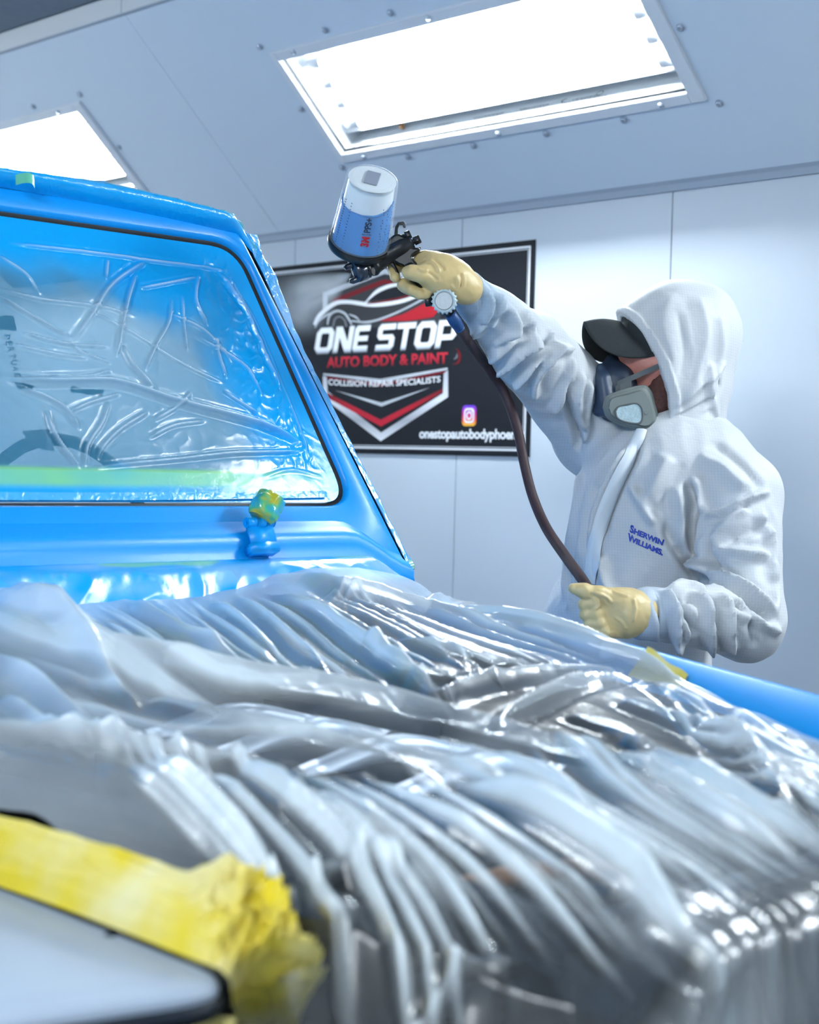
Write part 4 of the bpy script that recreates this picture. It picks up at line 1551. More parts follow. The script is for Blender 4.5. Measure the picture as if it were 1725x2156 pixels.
# film over the cowl, from the frame's foot to the clear sheet
SY = np.array([0.6, 1.0, 1.32, 1.38, 1.43, 1.54, 1.69, 1.79, 1.95, 2.08, 2.2, 2.26])
SZ = np.array([1.20, 1.225, 1.227, 1.214, 1.206, 1.207, 1.209, 1.222, 1.250, 1.247, 1.229, 1.215])
startz = lambda y: np.interp(y, SY, SZ)
ys = np.linspace(0.70, 2.24, 300)
rows, pa, tp = [], [], []
NP = 26
for k in range(NP):
    f = k / (NP - 1)
    x = np.interp(f, [0, 0.18, 0.45, 0.55, 1.0], [-2.322, -2.308, -2.292, -2.285, -2.262])
    edge_in = np.abs(ys - YC) / 0.80
    zt = 1.268 - 0.05 * sstep(0.86, 1.0, edge_in)
    zb_ = startz(ys) - 0.012
    z = np.interp(f, [0, 0.18, 0.45, 0.55, 1.0], [0, 0.02, 0.16, 0.30, 1.0])
    zz_ = zt * (1 - z) + np.minimum(zb_, zt - 0.02) * z
    wv = 0.005 * sstep(0.4, 0.8, f) * ridged(ys * 9, np.full_like(ys, f * 1.0), 31, 2.0) + 0.0015 * crumple(ys, np.full_like(ys, f * .1), 14, 33)
    rows.append(np.c_[x + wv, ys, zz_ + 0.3 * wv])
    pa.append(np.clip(0.92 + 0.25 * perlin(ys * 7, np.full_like(ys, f * 3), 14) - 0.25 * sstep(0.6, 0.75, (ys - YC)), 0, 1))
    tp.append(np.clip(0.55 * sstep(0.15, 0.5, perlin(ys * 9, np.full_like(ys, f * 2.5), 15)) * sstep(0.6, 0.3, f), 0, 1))
cf = obj('cowl_film', np.concatenate(rows), [g[::-1] for g in grid_faces(NP, 300)], M['cfilm'], None, attrs={'paint': np.concatenate(pa), 'tape': np.concatenate(tp)})
tag(cf, 'blue and green film taped across the cowl below the windscreen', 'masking film')

# ================================================================== CLEAR SHEET OVER THE ENGINE BAY
XB, XF = -2.268, -0.80


def base_h(X, Y):
    s = np.clip((XF - X) / (XF - XB), 0, 1)
    z0 = 1.090 + 0.115 * s - 0.020 * np.sin(math.pi * s)
    c = startz(Y) - 1.205
    z = z0 + c * sstep(0.70, 1.0, s)
    # lies a little lower between the rails, meets them at the sides
    dy = np.abs(Y - YR)
    e = yr(X)
    rail = zr(X) + 0.008
    pas = Y < YR
    rail = rail - 0.065 * pas - 0.045 * (~pas) * sstep(-1.75, -1.25, X)
    w_ = np.where(pas, sstep(e - 0.42, e, dy), sstep(e - 0.22, e - 0.02, dy)) * sstep(1.0, 0.85, s)
    z = z * (1 - w_) + rail * w_
    out = np.clip(dy - e - 0.005, 0, None)
    z = z - (0.45 * out + 1.5 * np.clip(out - 0.13, 0, None)) * pas
    return z


def unproj_base(x, y):
    z = 1.14
    for _ in range(14):
        p = onplane(x, y, (0, 0, 1), z)
        z = 0.5 * z + 0.5 * float(base_h(np.array([p[0]]), np.array([p[1]]))[0])
    return p[:2]


DR = [  # folds of the sheet: path in the picture laid onto the sheet, half width, height
    ([(-60, 1225), (20, 1262), (110, 1335), (230, 1405), (430, 1450), (700, 1490), (1000, 1560), (1250, 1650), (1420, 1760)], .040, .042),
    ([(250, 1258), (330, 1320), (420, 1375), (500, 1420), (563, 1451)], .016, .024), ([(320, 1258), (380, 1320), (430, 1370), (470, 1410)], .009, .014),
    ([(490, 1248), (570, 1315), (640, 1385), (700, 1450)], .011, .020), ([(560, 1250), (660, 1310), (800, 1410), (900, 1480), (960, 1515)], .022, .030),
    ([(440, 1260), (520, 1340), (580, 1400)], .014, .020),
    ([(400, 1238), (560, 1215), (700, 1240), (860, 1280), (1100, 1340), (1300, 1395), (1450, 1440), (1725, 1570)], .020, .026),
    ([(640, 1200), (740, 1192), (860, 1218), (980, 1258), (1010, 1285)], .024, .022), ([(870, 1285), (960, 1256), (1060, 1262), (1150, 1300), (1300, 1352)], .018, .020),
    ([(1010, 1262), (1080, 1290), (1140, 1330)], .010, .014), ([(1060, 1255), (1180, 1300), (1320, 1350), (1440, 1395)], .012, .016),
    ([(1030, 1525), (1120, 1490), (1220, 1455), (1345, 1425)], .010, .026), ([(1345, 1425), (1420, 1470), (1520, 1560), (1620, 1680), (1700, 1800)], .013, .028),
    ([(880, 1480), (1000, 1450), (1150, 1430), (1330, 1415)], .022, .018), ([(1300, 1480), (1400, 1510), (1480, 1540)], .010, .018),
    ([(1180, 1500), (1290, 1530), (1330, 1570), (1400, 1590)], .012, .016), ([(760, 1390), (900, 1430), (1040, 1440)], .016, .016), ([(820, 1350), (980, 1400), (1160, 1420)], .014, .016),
    ([(-60, 1360), (60, 1440), (150, 1520), (290, 1640)], .016, .026), ([(0, 1470), (100, 1540), (200, 1600)], .012, .020), ([(-60, 1530), (100, 1560), (260, 1600), (400, 1620), (600, 1625)], .020, .024),
    ([(40, 1290), (130, 1350), (230, 1440), (300, 1500)], .012, .018), ([(620, 1500), (800, 1570), (1000, 1640), (1150, 1700)], .020, .020), ([(300, 1470), (500, 1540), (750, 1600), (950, 1660)], .026, .024),
    ([(1100, 1560), (1250, 1600), (1380, 1680)], .012, .018), ([(900, 1560), (1100, 1640), (1250, 1740)], .012, .018),
    ([(1500, 1470), (1600, 1530), (1725, 1610)], .010, .014), ([(640, 1870), (780, 1850), (860, 1870)], .010, .016), ([(640, 2060), (800, 2040), (1000, 2035), (1100, 2020)], .008, .010)]
FAM = {   # bundles of neighbouring fold lines; smaller folds are spun between them
    'A': [[(130, 1280), (230, 1350), (330, 1420), (420, 1450)], [(250, 1262), (330, 1320), (420, 1375), (563, 1451)], [(400, 1255), (470, 1310), (560, 1390), (660, 1460)],
          [(490, 1248), (570, 1315), (660, 1400), (760, 1490)], [(560, 1250), (700, 1330), (850, 1440), (960, 1515)], [(640, 1240), (800, 1320), (960, 1410), (1060, 1480)],
          [(760, 1255), (950, 1330), (1150, 1400), (1330, 1440)], [(860, 1265), (1080, 1325), (1300, 1385), (1480, 1445)], [(900, 1255), (1150, 1315), (1380, 1380), (1600, 1470)]],
    'B': [[(-60, 1225), (110, 1335), (430, 1450), (700, 1490), (1000, 1560)], [(-60, 1290), (150, 1400), (450, 1500), (800, 1560), (1100, 1640)],
          [(-60, 1400), (200, 1500), (500, 1560), (850, 1610), (1150, 1700)], [(-60, 1500), (200, 1570), (480, 1600), (800, 1650), (1100, 1760)]],
    'C': [[(180, 1600), (280, 1680), (380, 1780), (440, 1850)], [(330, 1590), (430, 1680), (540, 1800), (620, 1920)], [(450, 1590), (600, 1700), (740, 1840), (830, 1990)],
          [(600, 1620), (760, 1740), (900, 1870), (1000, 2000)], [(740, 1625), (930, 1740), (1110, 1870), (1240, 2000)], [(880, 1620), (1080, 1740), (1280, 1870), (1400, 1980)],
          [(1040, 1600), (1230, 1720), (1430, 1840), (1540, 1920)], [(1200, 1600), (1370, 1720), (1560, 1830), (1650, 1870)], [(1330, 1560), (1500, 1690), (1680, 1800), (1780, 1850)],
          [(1400, 1500), (1560, 1620), (1725, 1740), (1850, 1820)], [(1480, 1480), (1650, 1570), (1850, 1680)]]}
rf_ = random.Random(11)
SPUN = []
for key, cnt, wr_, hr_ in (('A', 34, (.003, .006), (.004, .009)), ('A', 12, (.009, .016), (.010, .018)), ('B', 8, (.012, .025), (.003, .007)),
                           ('C', 84, (.003, .0055), (.006, .012)), ('C', 22, (.008, .014), (.012, .024))):
    lines = [np.array(l, float) for l in FAM[key]]
    if key == 'C':
        lines = [np.vstack([l, l[-1] + 0.7 * (l[-1] - l[-2])]) for l in lines]
    lines = [catmull(l, 24) for l in lines]
    for _ in range(cnt):
        g = rf_.uniform(0, len(lines) - 1.001)
        i_, f_ = int(g), g - int(g)
        ln = lines[i_] * (1 - f_) + lines[i_ + 1] * f_
        t0 = rf_.uniform(-0.2, 0.2)
        t1 = min(1.0, max(t0, 0) + rf_.uniform(0.6, 1.1))
        k0, k1 = max(0, int(t0 * 23)), int(t1 * 23)
        seg_ = ln[k0:k1 + 1][::2]
        if len(seg_) > 2:
            SPUN.append((seg_, rf_.uniform(*wr_), rf_.uniform(*hr_)))
NXF, NYF = 480, 560                     # top of the sheet
sv = np.linspace(0, 1, NXF)
hang = 0.62                              # length that hangs down in front
Ltop = XF - XB
NV = NXF + 190
uu = np.linspace(0, 1, NYF)
arc = np.concatenate([np.linspace(0, Ltop, NXF), Ltop + np.linspace(0, hang, 191)[1:]])
A, Uu = np.meshgrid(arc, uu, indexing='ij')
Xs = XB + np.minimum(A, Ltop)
lim_r = YR + yr(Xs) - 0.012 - 0.055 * sstep(-1.62, -1.15, Xs)
lim_l = YR - yr(Xs) - 0.09 - 0.14 * sstep(-1.50, -0.95, Xs)
Ys = lim_l + (lim_r - lim_l) * Uu
over = np.clip(A - Ltop, 0, None)
# jagged taped edges
Ys = Ys + (sstep(0.97, 1.0, Uu) * 0.010 + sstep(0.03, 0.0, Uu) * 0.012) * perlin(Xs * 11, Uu * 0, 17)
Zs = base_h(Xs, Ys)
pts2 = np.c_[Xs.ravel(), Ys.ravel()]
lay3 = lambda q: np.array([unproj_base(*p) for p in q])
R_main = [(lay3(catmull(np.array(q, float), 14)), w, a) for q, w, a in DR]
R_spun = [(lay3(q), w, a) for q, w, a in SPUN]
fold = (0.5 * ridge_sum(pts2, R_main) + 0.6 * ridge_sum(pts2, R_main, True)).reshape(Xs.shape)
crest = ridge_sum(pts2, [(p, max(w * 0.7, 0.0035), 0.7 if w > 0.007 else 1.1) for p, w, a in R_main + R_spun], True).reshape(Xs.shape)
fold = fold + ridge_sum(pts2, R_spun, True).reshape(Xs.shape)
# smaller folds that follow the pull of the sheet from cowl to front
pa_, pb_ = unproj_base(650, 1640), unproj_base(1050, 1960)
PULL = math.atan2(pb_[1] - pa_[1], pb_[0] - pa_[0])
print('pull', math.degrees(PULL))
ca, sa = math.cos(PULL), math.sin(PULL)
Lx, Ly = Xs * ca + Ys * sa, -Xs * sa + Ys * ca
warp = 0.05 * perlin(Lx * 2, Ly * 3, 41)
front = sstep(-1.60, -1.05, Xs)
fine = (0.001 + 0.002 * front) * (ridged(Lx * 1.3, (Ly + warp) * 16, 42, 1.6) - 0.4) + 0.0006 * (ridged(Lx * 9, Ly * 20, 44, 2.0) - 0.4) + 0.012 * perlin(Xs * 2.6, Ys * 2.6, 45)
fade = sstep(0.0, 0.14, A) * sstep(0.0, 0.035, Uu) * sstep(1.0, 0.965, Uu)
Hh = (fold + fine) * (0.25 + 0.75 * fade)
Rr = 0.035                               # the sheet turns down over the front
ang_ = np.clip(over / Rr, 0, math.pi / 2)
dn = np.clip(over - Rr * math.pi / 2, 0, None)
bx = np.where(over > 0, Rr * np.sin(ang_), 0)
bz = np.where(over > 0, -Rr * (1 - np.cos(ang_)) - dn, 0)
vert = 0.020 * (ridged(Ys * 11 + 0.6 * dn, dn * 0.8, 51, 1.6) - 0.3) + 0.008 * (ridged(Ys * 26, dn * 2, 52, 1.8) - 0.3)
vw = sstep(0, 0.12, over)
nx, nzv = np.sin(ang_), np.cos(ang_)
disp = Hh * (1 - vw) + vert * vw + 0.03 * vw * perlin(Ys * 3, dn * 2, 53)
V = np.stack([Xs + bx + nx * disp + 0.10 * dn, Ys, Zs + bz + nzv * disp], -1).reshape(-1, 3)
yy_, xx_ = pts2[:, 1], pts2[:, 0]
nz = perlin(xx_ * 4, yy_ * 4, 61) * 0.5 + perlin(xx_ * 10, yy_ * 10, 62) * 0.3
nearrail = sstep(0.34, 0.04, (YR + yr(xx_)) - yy_)
paint = 0.30 * sstep(-1.98, -2.26, xx_ + 0.10 * nz) + 0.34 * nearrail * (0.7 + 0.6 * nz) + 0.14 * sstep(0.9, 0.5, np.abs(yy_ - 1.0)) * sstep(-1.55, -1.95, xx_)
paint = np.clip(paint, 0, 0.6) * (over.ravel() < 0.02)
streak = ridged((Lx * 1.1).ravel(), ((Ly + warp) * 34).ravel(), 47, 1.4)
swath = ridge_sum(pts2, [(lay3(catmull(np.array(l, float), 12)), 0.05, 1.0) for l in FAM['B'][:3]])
layer_glint = 0.62 * np.clip(crest.ravel(), 0, 1.2) ** 1.3 + 0.08 * streak * np.clip(0.1 + crest.ravel(), 0, 1) + 0.26 * np.clip(swath, 0, 1.2) + 0.06 * np.clip(nz, -0.5, 1) + 0.15 * sstep(-1.5, -1.85, xx_)  # white on crests and swath: doubled film, with highlights put into the colour
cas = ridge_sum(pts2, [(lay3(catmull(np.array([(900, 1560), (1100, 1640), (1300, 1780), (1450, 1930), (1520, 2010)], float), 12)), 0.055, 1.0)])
layer_glint = layer_glint + 0.30 * np.clip(cas, 0, 1)  # extra white painted along the brightest run of folds
layer_glint = layer_glint + 0.30 * sstep(0.30, 0.06, Uu.ravel()) * sstep(-1.15, -1.4, xx_)
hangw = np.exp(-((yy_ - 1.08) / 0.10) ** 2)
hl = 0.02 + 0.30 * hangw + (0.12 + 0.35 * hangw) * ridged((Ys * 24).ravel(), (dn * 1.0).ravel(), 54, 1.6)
layer_glint = np.where(over.ravel() > 0.01, layer_glint * (1 - vw.ravel()) + hl * vw.ravel(), layer_glint)
layer_glint = np.clip(layer_glint, 0, 0.85)
sheet = obj('plastic_sheet', V, [f[::-1] for f in grid_faces(NV, NYF)], M['drape'], None, attrs={'paint': paint, 'tape': np.zeros(len(V)), 'layer_glint': layer_glint})
tag(sheet, 'clear plastic sheet in long folds draped over the open engine bay', 'plastic sheet')

# yellow tape patch on the rail
V = []
for a in np.linspace(0, 1, 14):
    for b in np.linspace(0, 1, 5):
        x = -1.53 + 0.12 * a
        V.append([x, YR + yr(x) - 0.056 + 0.048 * b * (1 - 0.5 * a), zr(x) - 0.040 + 0.042 * b * (1 - 0.5 * a) + 0.004 + 0.002 * math.sin(9 * a) * b])
yt = obj('tape_patch', np.array(V), grid_faces(14, 5), M['yellow'], None)
tag(yt, 'yellow tape patch on the blue fender rail beside the painter', 'tape')

# ================================================================== YELLOW MASKING AROUND THE GREY FLARE
rowsY = [((-260, 1650, 1.065), (-260, 1790, 1.004)), ((-120, 1685, 1.065), (-120, 1828, 1.004)), ((0, 1717, 1.065), (0, 1866, 1.004)), ((150, 1760, 1.065), (130, 1912, 1.004)), ((270, 1795, 1.064), (250, 1958, 1.004)),
         ((390, 1832, 1.064), (385, 2012, 1.004)), ((480, 1806, 1.075), (462, 2042, 1.002)), ((560, 1842, 1.066), (482, 2062, 0.994)), ((605, 1912, 1.048), (486, 2082, 0.980)), ((645, 1985, 1.02), (488, 2105, 0.960)),
         ((680, 2052, 0.985), (492, 2145, 0.935)), ((640, 2120, 0.94), (472, 2205, 0.895)), ((600, 2230, 0.87), (440, 2290, 0.835))]
C0 = np.array([onplane(a[0], a[1], (0, 0, 1), a[2]) for a, b in rowsY])
C1 = np.array([onplane(b[0], b[1], (0, 0, 1), b[2]) for a, b in rowsY])
n1, n2 = 180, 46
c0, c1 = catmull(C0, n1), catmull(C1, n1)
f1, f2 = np.meshgrid(np.linspace(0, 1, n1), np.linspace(0, 1, n2), indexing='ij')
Vy = c0[:, None] * (1 - f2[..., None]) + c1[:, None] * f2[..., None]
cru = sstep(0.40, 0.55, f1)
dz = 0.008 * np.sin(f2 * math.pi) + 0.004 * (ridged(f1 * 8, f2 * 3, 71, 1.6) - 0.4) + cru * (0.016 * (ridged(f1 * 16 + f2 * 2, f2 * 2.5 + f1 * 3, 72, 1.4) - 0.45) + 0.010 * (ridged(f1 * 30, f2 * 6, 73, 1.6) - 0.4))
dz *= sstep(0.0, 0.10, 1 - f2) * 0.9 + 0.1
Vy[..., 2] += dz
Vy[..., 0] += 0.6 * dz * cru
ym = obj('yellow_film', Vy.reshape(-1, 3), [f[::-1] for f in grid_faces(n1, n2)], M['yellow'], None)
tag(ym, 'yellow masking film crumpled along the inner edge of the grey wheel flare', 'masking film')
V = []
for a in np.linspace(0, 1, 110):
    for b in np.linspace(0, 1, 16):
        y = 0.60 + 0.27 * a
        w_ = 0.014 * (ridged(np.array([a * 7.0]), np.array([b * 1.3]), 75, 1.6)[0] - 0.4)
        V.append([-1.165 + 0.065 * a + w_ + 0.06 * b * b, y, 0.964 - 0.15 * b])
yl = obj('yellow_film', np.array(V), grid_faces(110, 16), M['yellow'], None)
tag(yl, 'yellow masking film hanging below the dark lip of the grey wheel flare', 'masking film')

# ================================================================== THE PAINTER
D0 = 3.6


def Qp(x, y, dz=0.0):
    """Point seen at pixel (x, y), dz metres nearer than the painter's middle plane."""
    return P(x, y, D0 - dz)


foot = Qp(1330, 1500, 0.0)
person = thing('person', (foot[0], foot[1], 0.0), 'painter in white hooded coverall, cap and respirator spraying with a raised arm', 'person')
LEFT, UPV, TOC = -CR, CU, -CF                      # picture-left, up, towards the camera
HF = LEFT * 0.95 + TOC * 0.30                      # where the head faces
HF = HF - UPV * (HF @ UPV)
HF /= np.linalg.norm(HF)
HS = np.cross(HF, UPV)                             # the wearer's right
if HS @ TOC > 0:
    HS = -HS
HN = -HS                                           # side of the head nearer to the camera
S36 = FPX / D0                                     # pixels per metre at the painter

# ---- body: head, neck and trunk in one skin
hc = Qp(1402, 742, 0.0)
head_f = [ell(hc, (0.098, 0.076, 0.110), np.array([HF, HS, UPV])),
          ell(hc + HF * 0.035 - UPV * 0.055, (0.068, 0.062, 0.075), np.array([HF, HS, UPV])),
          rc(hc + HF * 0.045 - UPV * 0.105, hc + HF * 0.012 - UPV * 0.10 + HN * 0.02, 0.034, 0.04),
          rc(hc + HF * 0.092 + UPV * 0.010, hc + HF * 0.118 - UPV * 0.035, 0.013, 0.017),
          rc(hc + HF * 0.078 + UPV * 0.014 + HN * 0.032, hc + HF * 0.078 + UPV * 0.014 - HN * 0.032, 0.016, 0.016),
          rc(hc + HF * 0.075 - UPV * 0.022 + HN * 0.045, hc + HF * 0.05 - UPV * 0.03 + HN * 0.055, 0.022, 0.026),
          rc(hc + HF * 0.075 - UPV * 0.022 - HN * 0.045, hc + HF * 0.05 - UPV * 0.03 - HN * 0.055, 0.022, 0.026),
          ell(hc - HF * 0.012 - UPV * 0.015 + HN * 0.082, (0.02, 0.010, 0.034), np.array([HF, HS, UPV])),
          ell(hc - HF * 0.012 - UPV * 0.015 - HN * 0.082, (0.02, 0.010, 0.034), np.array([HF, HS, UPV])),
          rc(hc - UPV * 0.08 - HF * 0.03, Qp(1425, 950, 0.0), 0.058, 0.065)]
eye = [ell(hc + HF * 0.100 + UPV * 0.002 + s * HN * 0.033, (0.013, 0.018, 0.012), np.array([HF, HS, UPV])) for s in (1, -1)]
trunk = [rc(Qp(1405, 1010), Qp(1340, 1300), 0.12, 0.115), rc(Qp(1480, 1000, 0.06), Qp(1300, 940, -0.08), 0.07, 0.07), rc(Qp(1340, 1300), Qp(1335, 1480), 0.115, 0.125)]
for lx, ldz in ((1275, -0.09), (1385, 0.09)):
    hp = Qp(lx, 1500, ldz)
    trunk.append(rc(hp, np.array([hp[0], hp[1], 0.50]), 0.075, 0.05))
    trunk.append(rc(np.array([hp[0], hp[1], 0.50]), np.array([hp[0], hp[1], 0.10]), 0.05, 0.035))
bf0 = union(head_f, 0.025)
tf0 = union(trunk, 0.05)


def body_f(p):
    d = bf0(p)
    for e in eye:
        d = np.maximum(d, -smin(e(p), e(p), 0.001))
    return smin(d, tf0(p), 0.04)


body_f.bb = (np.minimum(bf0.bb[0], tf0.bb[0]), np.maximum(bf0.bb[1], tf0.bb[1]))
V, Fc = surface(body_f, 0.0085)
obj('body', relax(V, Fc, 1), Fc, M['skin'], person)

# finer face over the same shape where it shows
# ---- coverall: one garment with sleeves and trouser legs
RS, RE, RW = Qp(1268, 902, -0.13), Qp(1112, 738, 0.12), Qp(984, 612, 0.36)
LS, LE, LW = Qp(1548, 1048, 0.12), Qp(1570, 1305, 0.24), Qp(1362, 1292, 0.43)
suit_p = [rc(Qp(1400, 1030, 0.0), Qp(1325, 1330, 0.0), 0.178, 0.166),
          rc(Qp(1318, 1330, 0.0), Qp(1322, 1520, 0.0), 0.162, 0.175),
          rc(Qp(1430, 950, 0.0), Qp(1470, 985, 0.03), 0.10, 0.11),
          rc(Qp(1465, 960, 0.03), LS, 0.075, 0.098),
          rc(Qp(1380, 950, -0.02), RS, 0.085, 0.110),
          rc(LS, LE, 0.096, 0.080), rc(LE, LW, 0.080, 0.050),
          rc(RS, RE, 0.108, 0.080), rc(RE, RW, 0.078, 0.040)]
for lx, ldz in ((1275, -0.09), (1385, 0.09)):
    hp = Qp(lx, 1520, ldz)
    suit_p += [rc(hp, np.array([hp[0], hp[1], 0.48]), 0.125, 0.095), rc(np.array([hp[0], hp[1], 0.48]), np.array([hp[0], hp[1], 0.13]), 0.095, 0.075)]
torso_u = union(suit_p[:5], 0.06)
legs_u = union([suit_p[1]] + suit_p[9:], 0.04)
larm_u = union(suit_p[5:7], 0.025)
rarm_u = union(suit_p[7:9], 0.03)
neck_cut = rc(Qp(1395, 780, 0.0), Qp(1415, 915, 0.0), 0.085, 0.075)


def suit_f(p):
    d = smin(torso_u(p), legs_u(p), 0.05)
    d = smin(d, rarm_u(p), 0.045)
    d = smin(d, larm_u(p), 0.018)
    return np.maximum(d, -neck_cut(p))


suit_f.bb = (np.min([f.bb[0] for f in suit_p], 0), np.max([f.bb[1] for f in suit_p], 0))
V, Fc = surface(suit_f, 0.0062)
V = relax(V, Fc, 2)
# refine once around the visible upper part is not needed: folds are laid on this surface
cast = Caster(V, Fc)
SF = [  # folds of the garment: picture path laid on the cloth, half width, height (negative = crease)
    # raised sleeve
    ([(1012, 600), (1030, 640), (1010, 690), (985, 720)], .012, .012), ([(1045, 615), (1055, 650), (1030, 690)], .010, .012), ([(1060, 640), (1085, 690), (1050, 740), (1020, 765)], .014, .014),
    ([(1050, 735), (1075, 715), (1098, 705), (1120, 690)], .009, -.016), ([(1045, 790), (1075, 760), (1105, 730), (1135, 710)], .010, .016), ([(1062, 800), (1095, 775), (1130, 745), (1165, 715)], .010, -.014),
    ([(1085, 815), (1110, 780), (1118, 765), (1150, 735), (1185, 725)], .011, .016), ([(1112, 830), (1122, 790), (1140, 760)], .008, -.012), ([(1130, 840), (1125, 800), (1160, 745), (1205, 735)], .012, .014),
    ([(1165, 870), (1190, 820), (1200, 780), (1205, 750)], .013, .013), ([(1200, 790), (1195, 840), (1215, 910), (1222, 950)], .009, -.018), ([(1225, 780), (1215, 840), (1225, 900)], .014, .014),
    ([(1245, 800), (1238, 860), (1235, 930)], .012, .010), ([(1010, 680), (1040, 675), (1060, 655)], .008, -.008), ([(1100, 650), (1120, 700), (1110, 740)], .010, .010), ([(1150, 690), (1165, 730), (1140, 770)], .010, .010),
    # chest and front
    ([(1330, 940), (1290, 1010), (1262, 1080), (1250, 1150)], .016, .014), ([(1345, 930), (1320, 990), (1285, 1070), (1272, 1130)], .012, -.014), ([(1300, 950), (1262, 1010), (1245, 1070)], .012, -.012),
    ([(1235, 980), (1225, 1060), (1205, 1160), (1190, 1270)], .016, .012), ([(1255, 1010), (1235, 1090), (1230, 1180)], .012, -.010), ([(1410, 960), (1370, 1040), (1350, 1060)], .020, .012),
    ([(1330, 1020), (1350, 1060), (1380, 1105)], .012, .012), ([(1460, 1005), (1470, 1040), (1490, 1080)], .012, .012), ([(1450, 1010), (1462, 1060), (1455, 1120), (1470, 1180)], .013, -.020),
    ([(1420, 1020), (1430, 1060), (1435, 1100), (1420, 1160)], .016, .010), ([(1398, 1095), (1410, 1130), (1440, 1180), (1490, 1230)], .012, -.016), ([(1400, 1240), (1440, 1260), (1470, 1250)], .018, -.012),
    ([(1270, 1170), (1275, 1230), (1300, 1260)], .014, .012), ([(1210, 1180), (1215, 1240), (1195, 1290)], .012, .010), ([(1470, 960), (1520, 985), (1570, 1030)], .018, .010), ([(1500, 930), (1560, 980), (1600, 1030)], .012, -.006),
    # shoulder seam and upper sleeve
    ([(1488, 1092), (1530, 1072), (1575, 1050), (1618, 1035)], .008, .010), ([(1490, 1100), (1535, 1082), (1580, 1062)], .006, -.008), ([(1500, 1150), (1530, 1110), (1570, 1070)], .016, .014),
    ([(1465, 1165), (1475, 1190), (1500, 1200)], .012, .018), ([(1500, 1130), (1490, 1170), (1520, 1200), (1545, 1215)], .013, -.020), ([(1512, 1160), (1560, 1165), (1620, 1170)], .012, .014), ([(1530, 1140), (1575, 1120), (1625, 1100)], .012, -.010),
    ([(1500, 1190), (1530, 1225), (1580, 1250), (1630, 1290)], .014, .016), ([(1510, 1225), (1560, 1250), (1620, 1310)], .010, -.014), ([(1600, 1080), (1625, 1140), (1625, 1230)], .014, .010), ([(1630, 1180), (1635, 1250), (1625, 1320)], .012, .008),
    # forearm
    ([(1395, 1245), (1415, 1290), (1425, 1350), (1440, 1360)], .010, .018), ([(1380, 1260), (1395, 1310), (1400, 1350)], .008, -.012), ([(1435, 1245), (1450, 1300), (1465, 1340)], .010, -.016), ([(1450, 1240), (1480, 1270), (1490, 1330), (1500, 1370)], .011, .018),
    ([(1500, 1250), (1530, 1275), (1535, 1330), (1540, 1370)], .012, .016), ([(1480, 1245), (1510, 1290), (1515, 1340)], .009, -.014), ([(1560, 1290), (1600, 1310), (1640, 1330)], .012, .012), ([(1420, 1345), (1440, 1350), (1445, 1320), (1450, 1300)], .007, .012),
    ([(1545, 1260), (1580, 1300), (1590, 1360)], .010, -.012), ([(1410, 1240), (1445, 1235), (1490, 1245)], .012, .012)]
rid = []
for pts, w, a in SF:
    L3 = cast.line(pts, 12)
    if len(L3) > 2 and np.linalg.norm(np.diff(L3, axis=0), axis=1).max() < 0.15:
        rid.append((L3, w * 0.85, a * 1.6))
Nv = vnormals(V, Fc)
q = V * np.array([9, 9, 4.5])
soft_n = 0.006 * perlin3(q, 1) + 0.0035 * (1 - np.abs(perlin3(V * np.array([16, 16, 9.0]), 2)) * 2) * 0.8
V = V + Nv * (ridge_sum(V, rid) + soft_n)[:, None]
V = relax(V, Fc, 1, 0.4)
px = proj(V)
dR = np.linalg.norm(V - RW, axis=1)
dL = np.linalg.norm(V - LW, axis=1)
low = sstep(1180, 1300, px[:, 1]) * sstep(1300, 1200, px[:, 0])
paint = np.clip(0.45 * sstep(0.16, 0.02, dR) + 0.40 * sstep(0.10, 0.02, dL) + 0.30 * low + 0.15 * perlin3(V * 7, 5), 0, 0.7)
coverall = obj('coverall', V, Fc, M['suit'], person, attrs={'paint': paint})
cast2 = Caster(V, Fc)

# zip flap
ctr = catmull(np.array([(1352, 908), (1335, 945), (1305, 1000), (1275, 1070), (1258, 1130), (1249, 1190), (1243, 1232)], float), 60)
wid = np.interp(np.linspace(0, 1, 60), [0, .1, .5, 1], [12, 15, 17, 12])
rows = []
for k, (x, y) in enumerate(ctr):
    rw = []
    for f in np.linspace(-1, 1, 7):
        p = cast2(x + f * wid[k], y, 0.004 + 0.006 * (1 - f ** 4))
        if p is None:
            p = rw[-1] if rw else rows[-1][0]
        rw.append(p)
    rows.append(rw)
A3 = np.array(rows)
for _ in range(3):
    A3[1:-1] = 0.25 * A3[:-2] + 0.5 * A3[1:-1] + 0.25 * A3[2:]
obj('zip_flap', A3.reshape(-1, 3), grid_faces(60, 7), M['flap'], coverall)

# chest lettering
for s_, (p0, p1, hgt_) in (('SHERWIN', ((1327, 1121), (1398, 1150), 13)), ('WILLIAMS.', ((1324, 1139), (1396, 1170), 13))):
    V2, F2 = text2d(s_, 0.05, 0.2)
    q = unit_box(V2)
    p0, p1 = np.array(p0, float), np.array(p1, float)
    V3 = []
    for a, b in q:
        big = 1.35 if a < 0.13 else 1.0
        x, y = p0 + (p1 - p0) * a + np.array([0, -hgt_ * b * big])
        p = cast2(x, y, 0.0022)
        V3.append(p if p is not None else V3[-1])
    obj('lettering', np.array(V3), F2, M['logo_blue'], coverall, smooth=False)

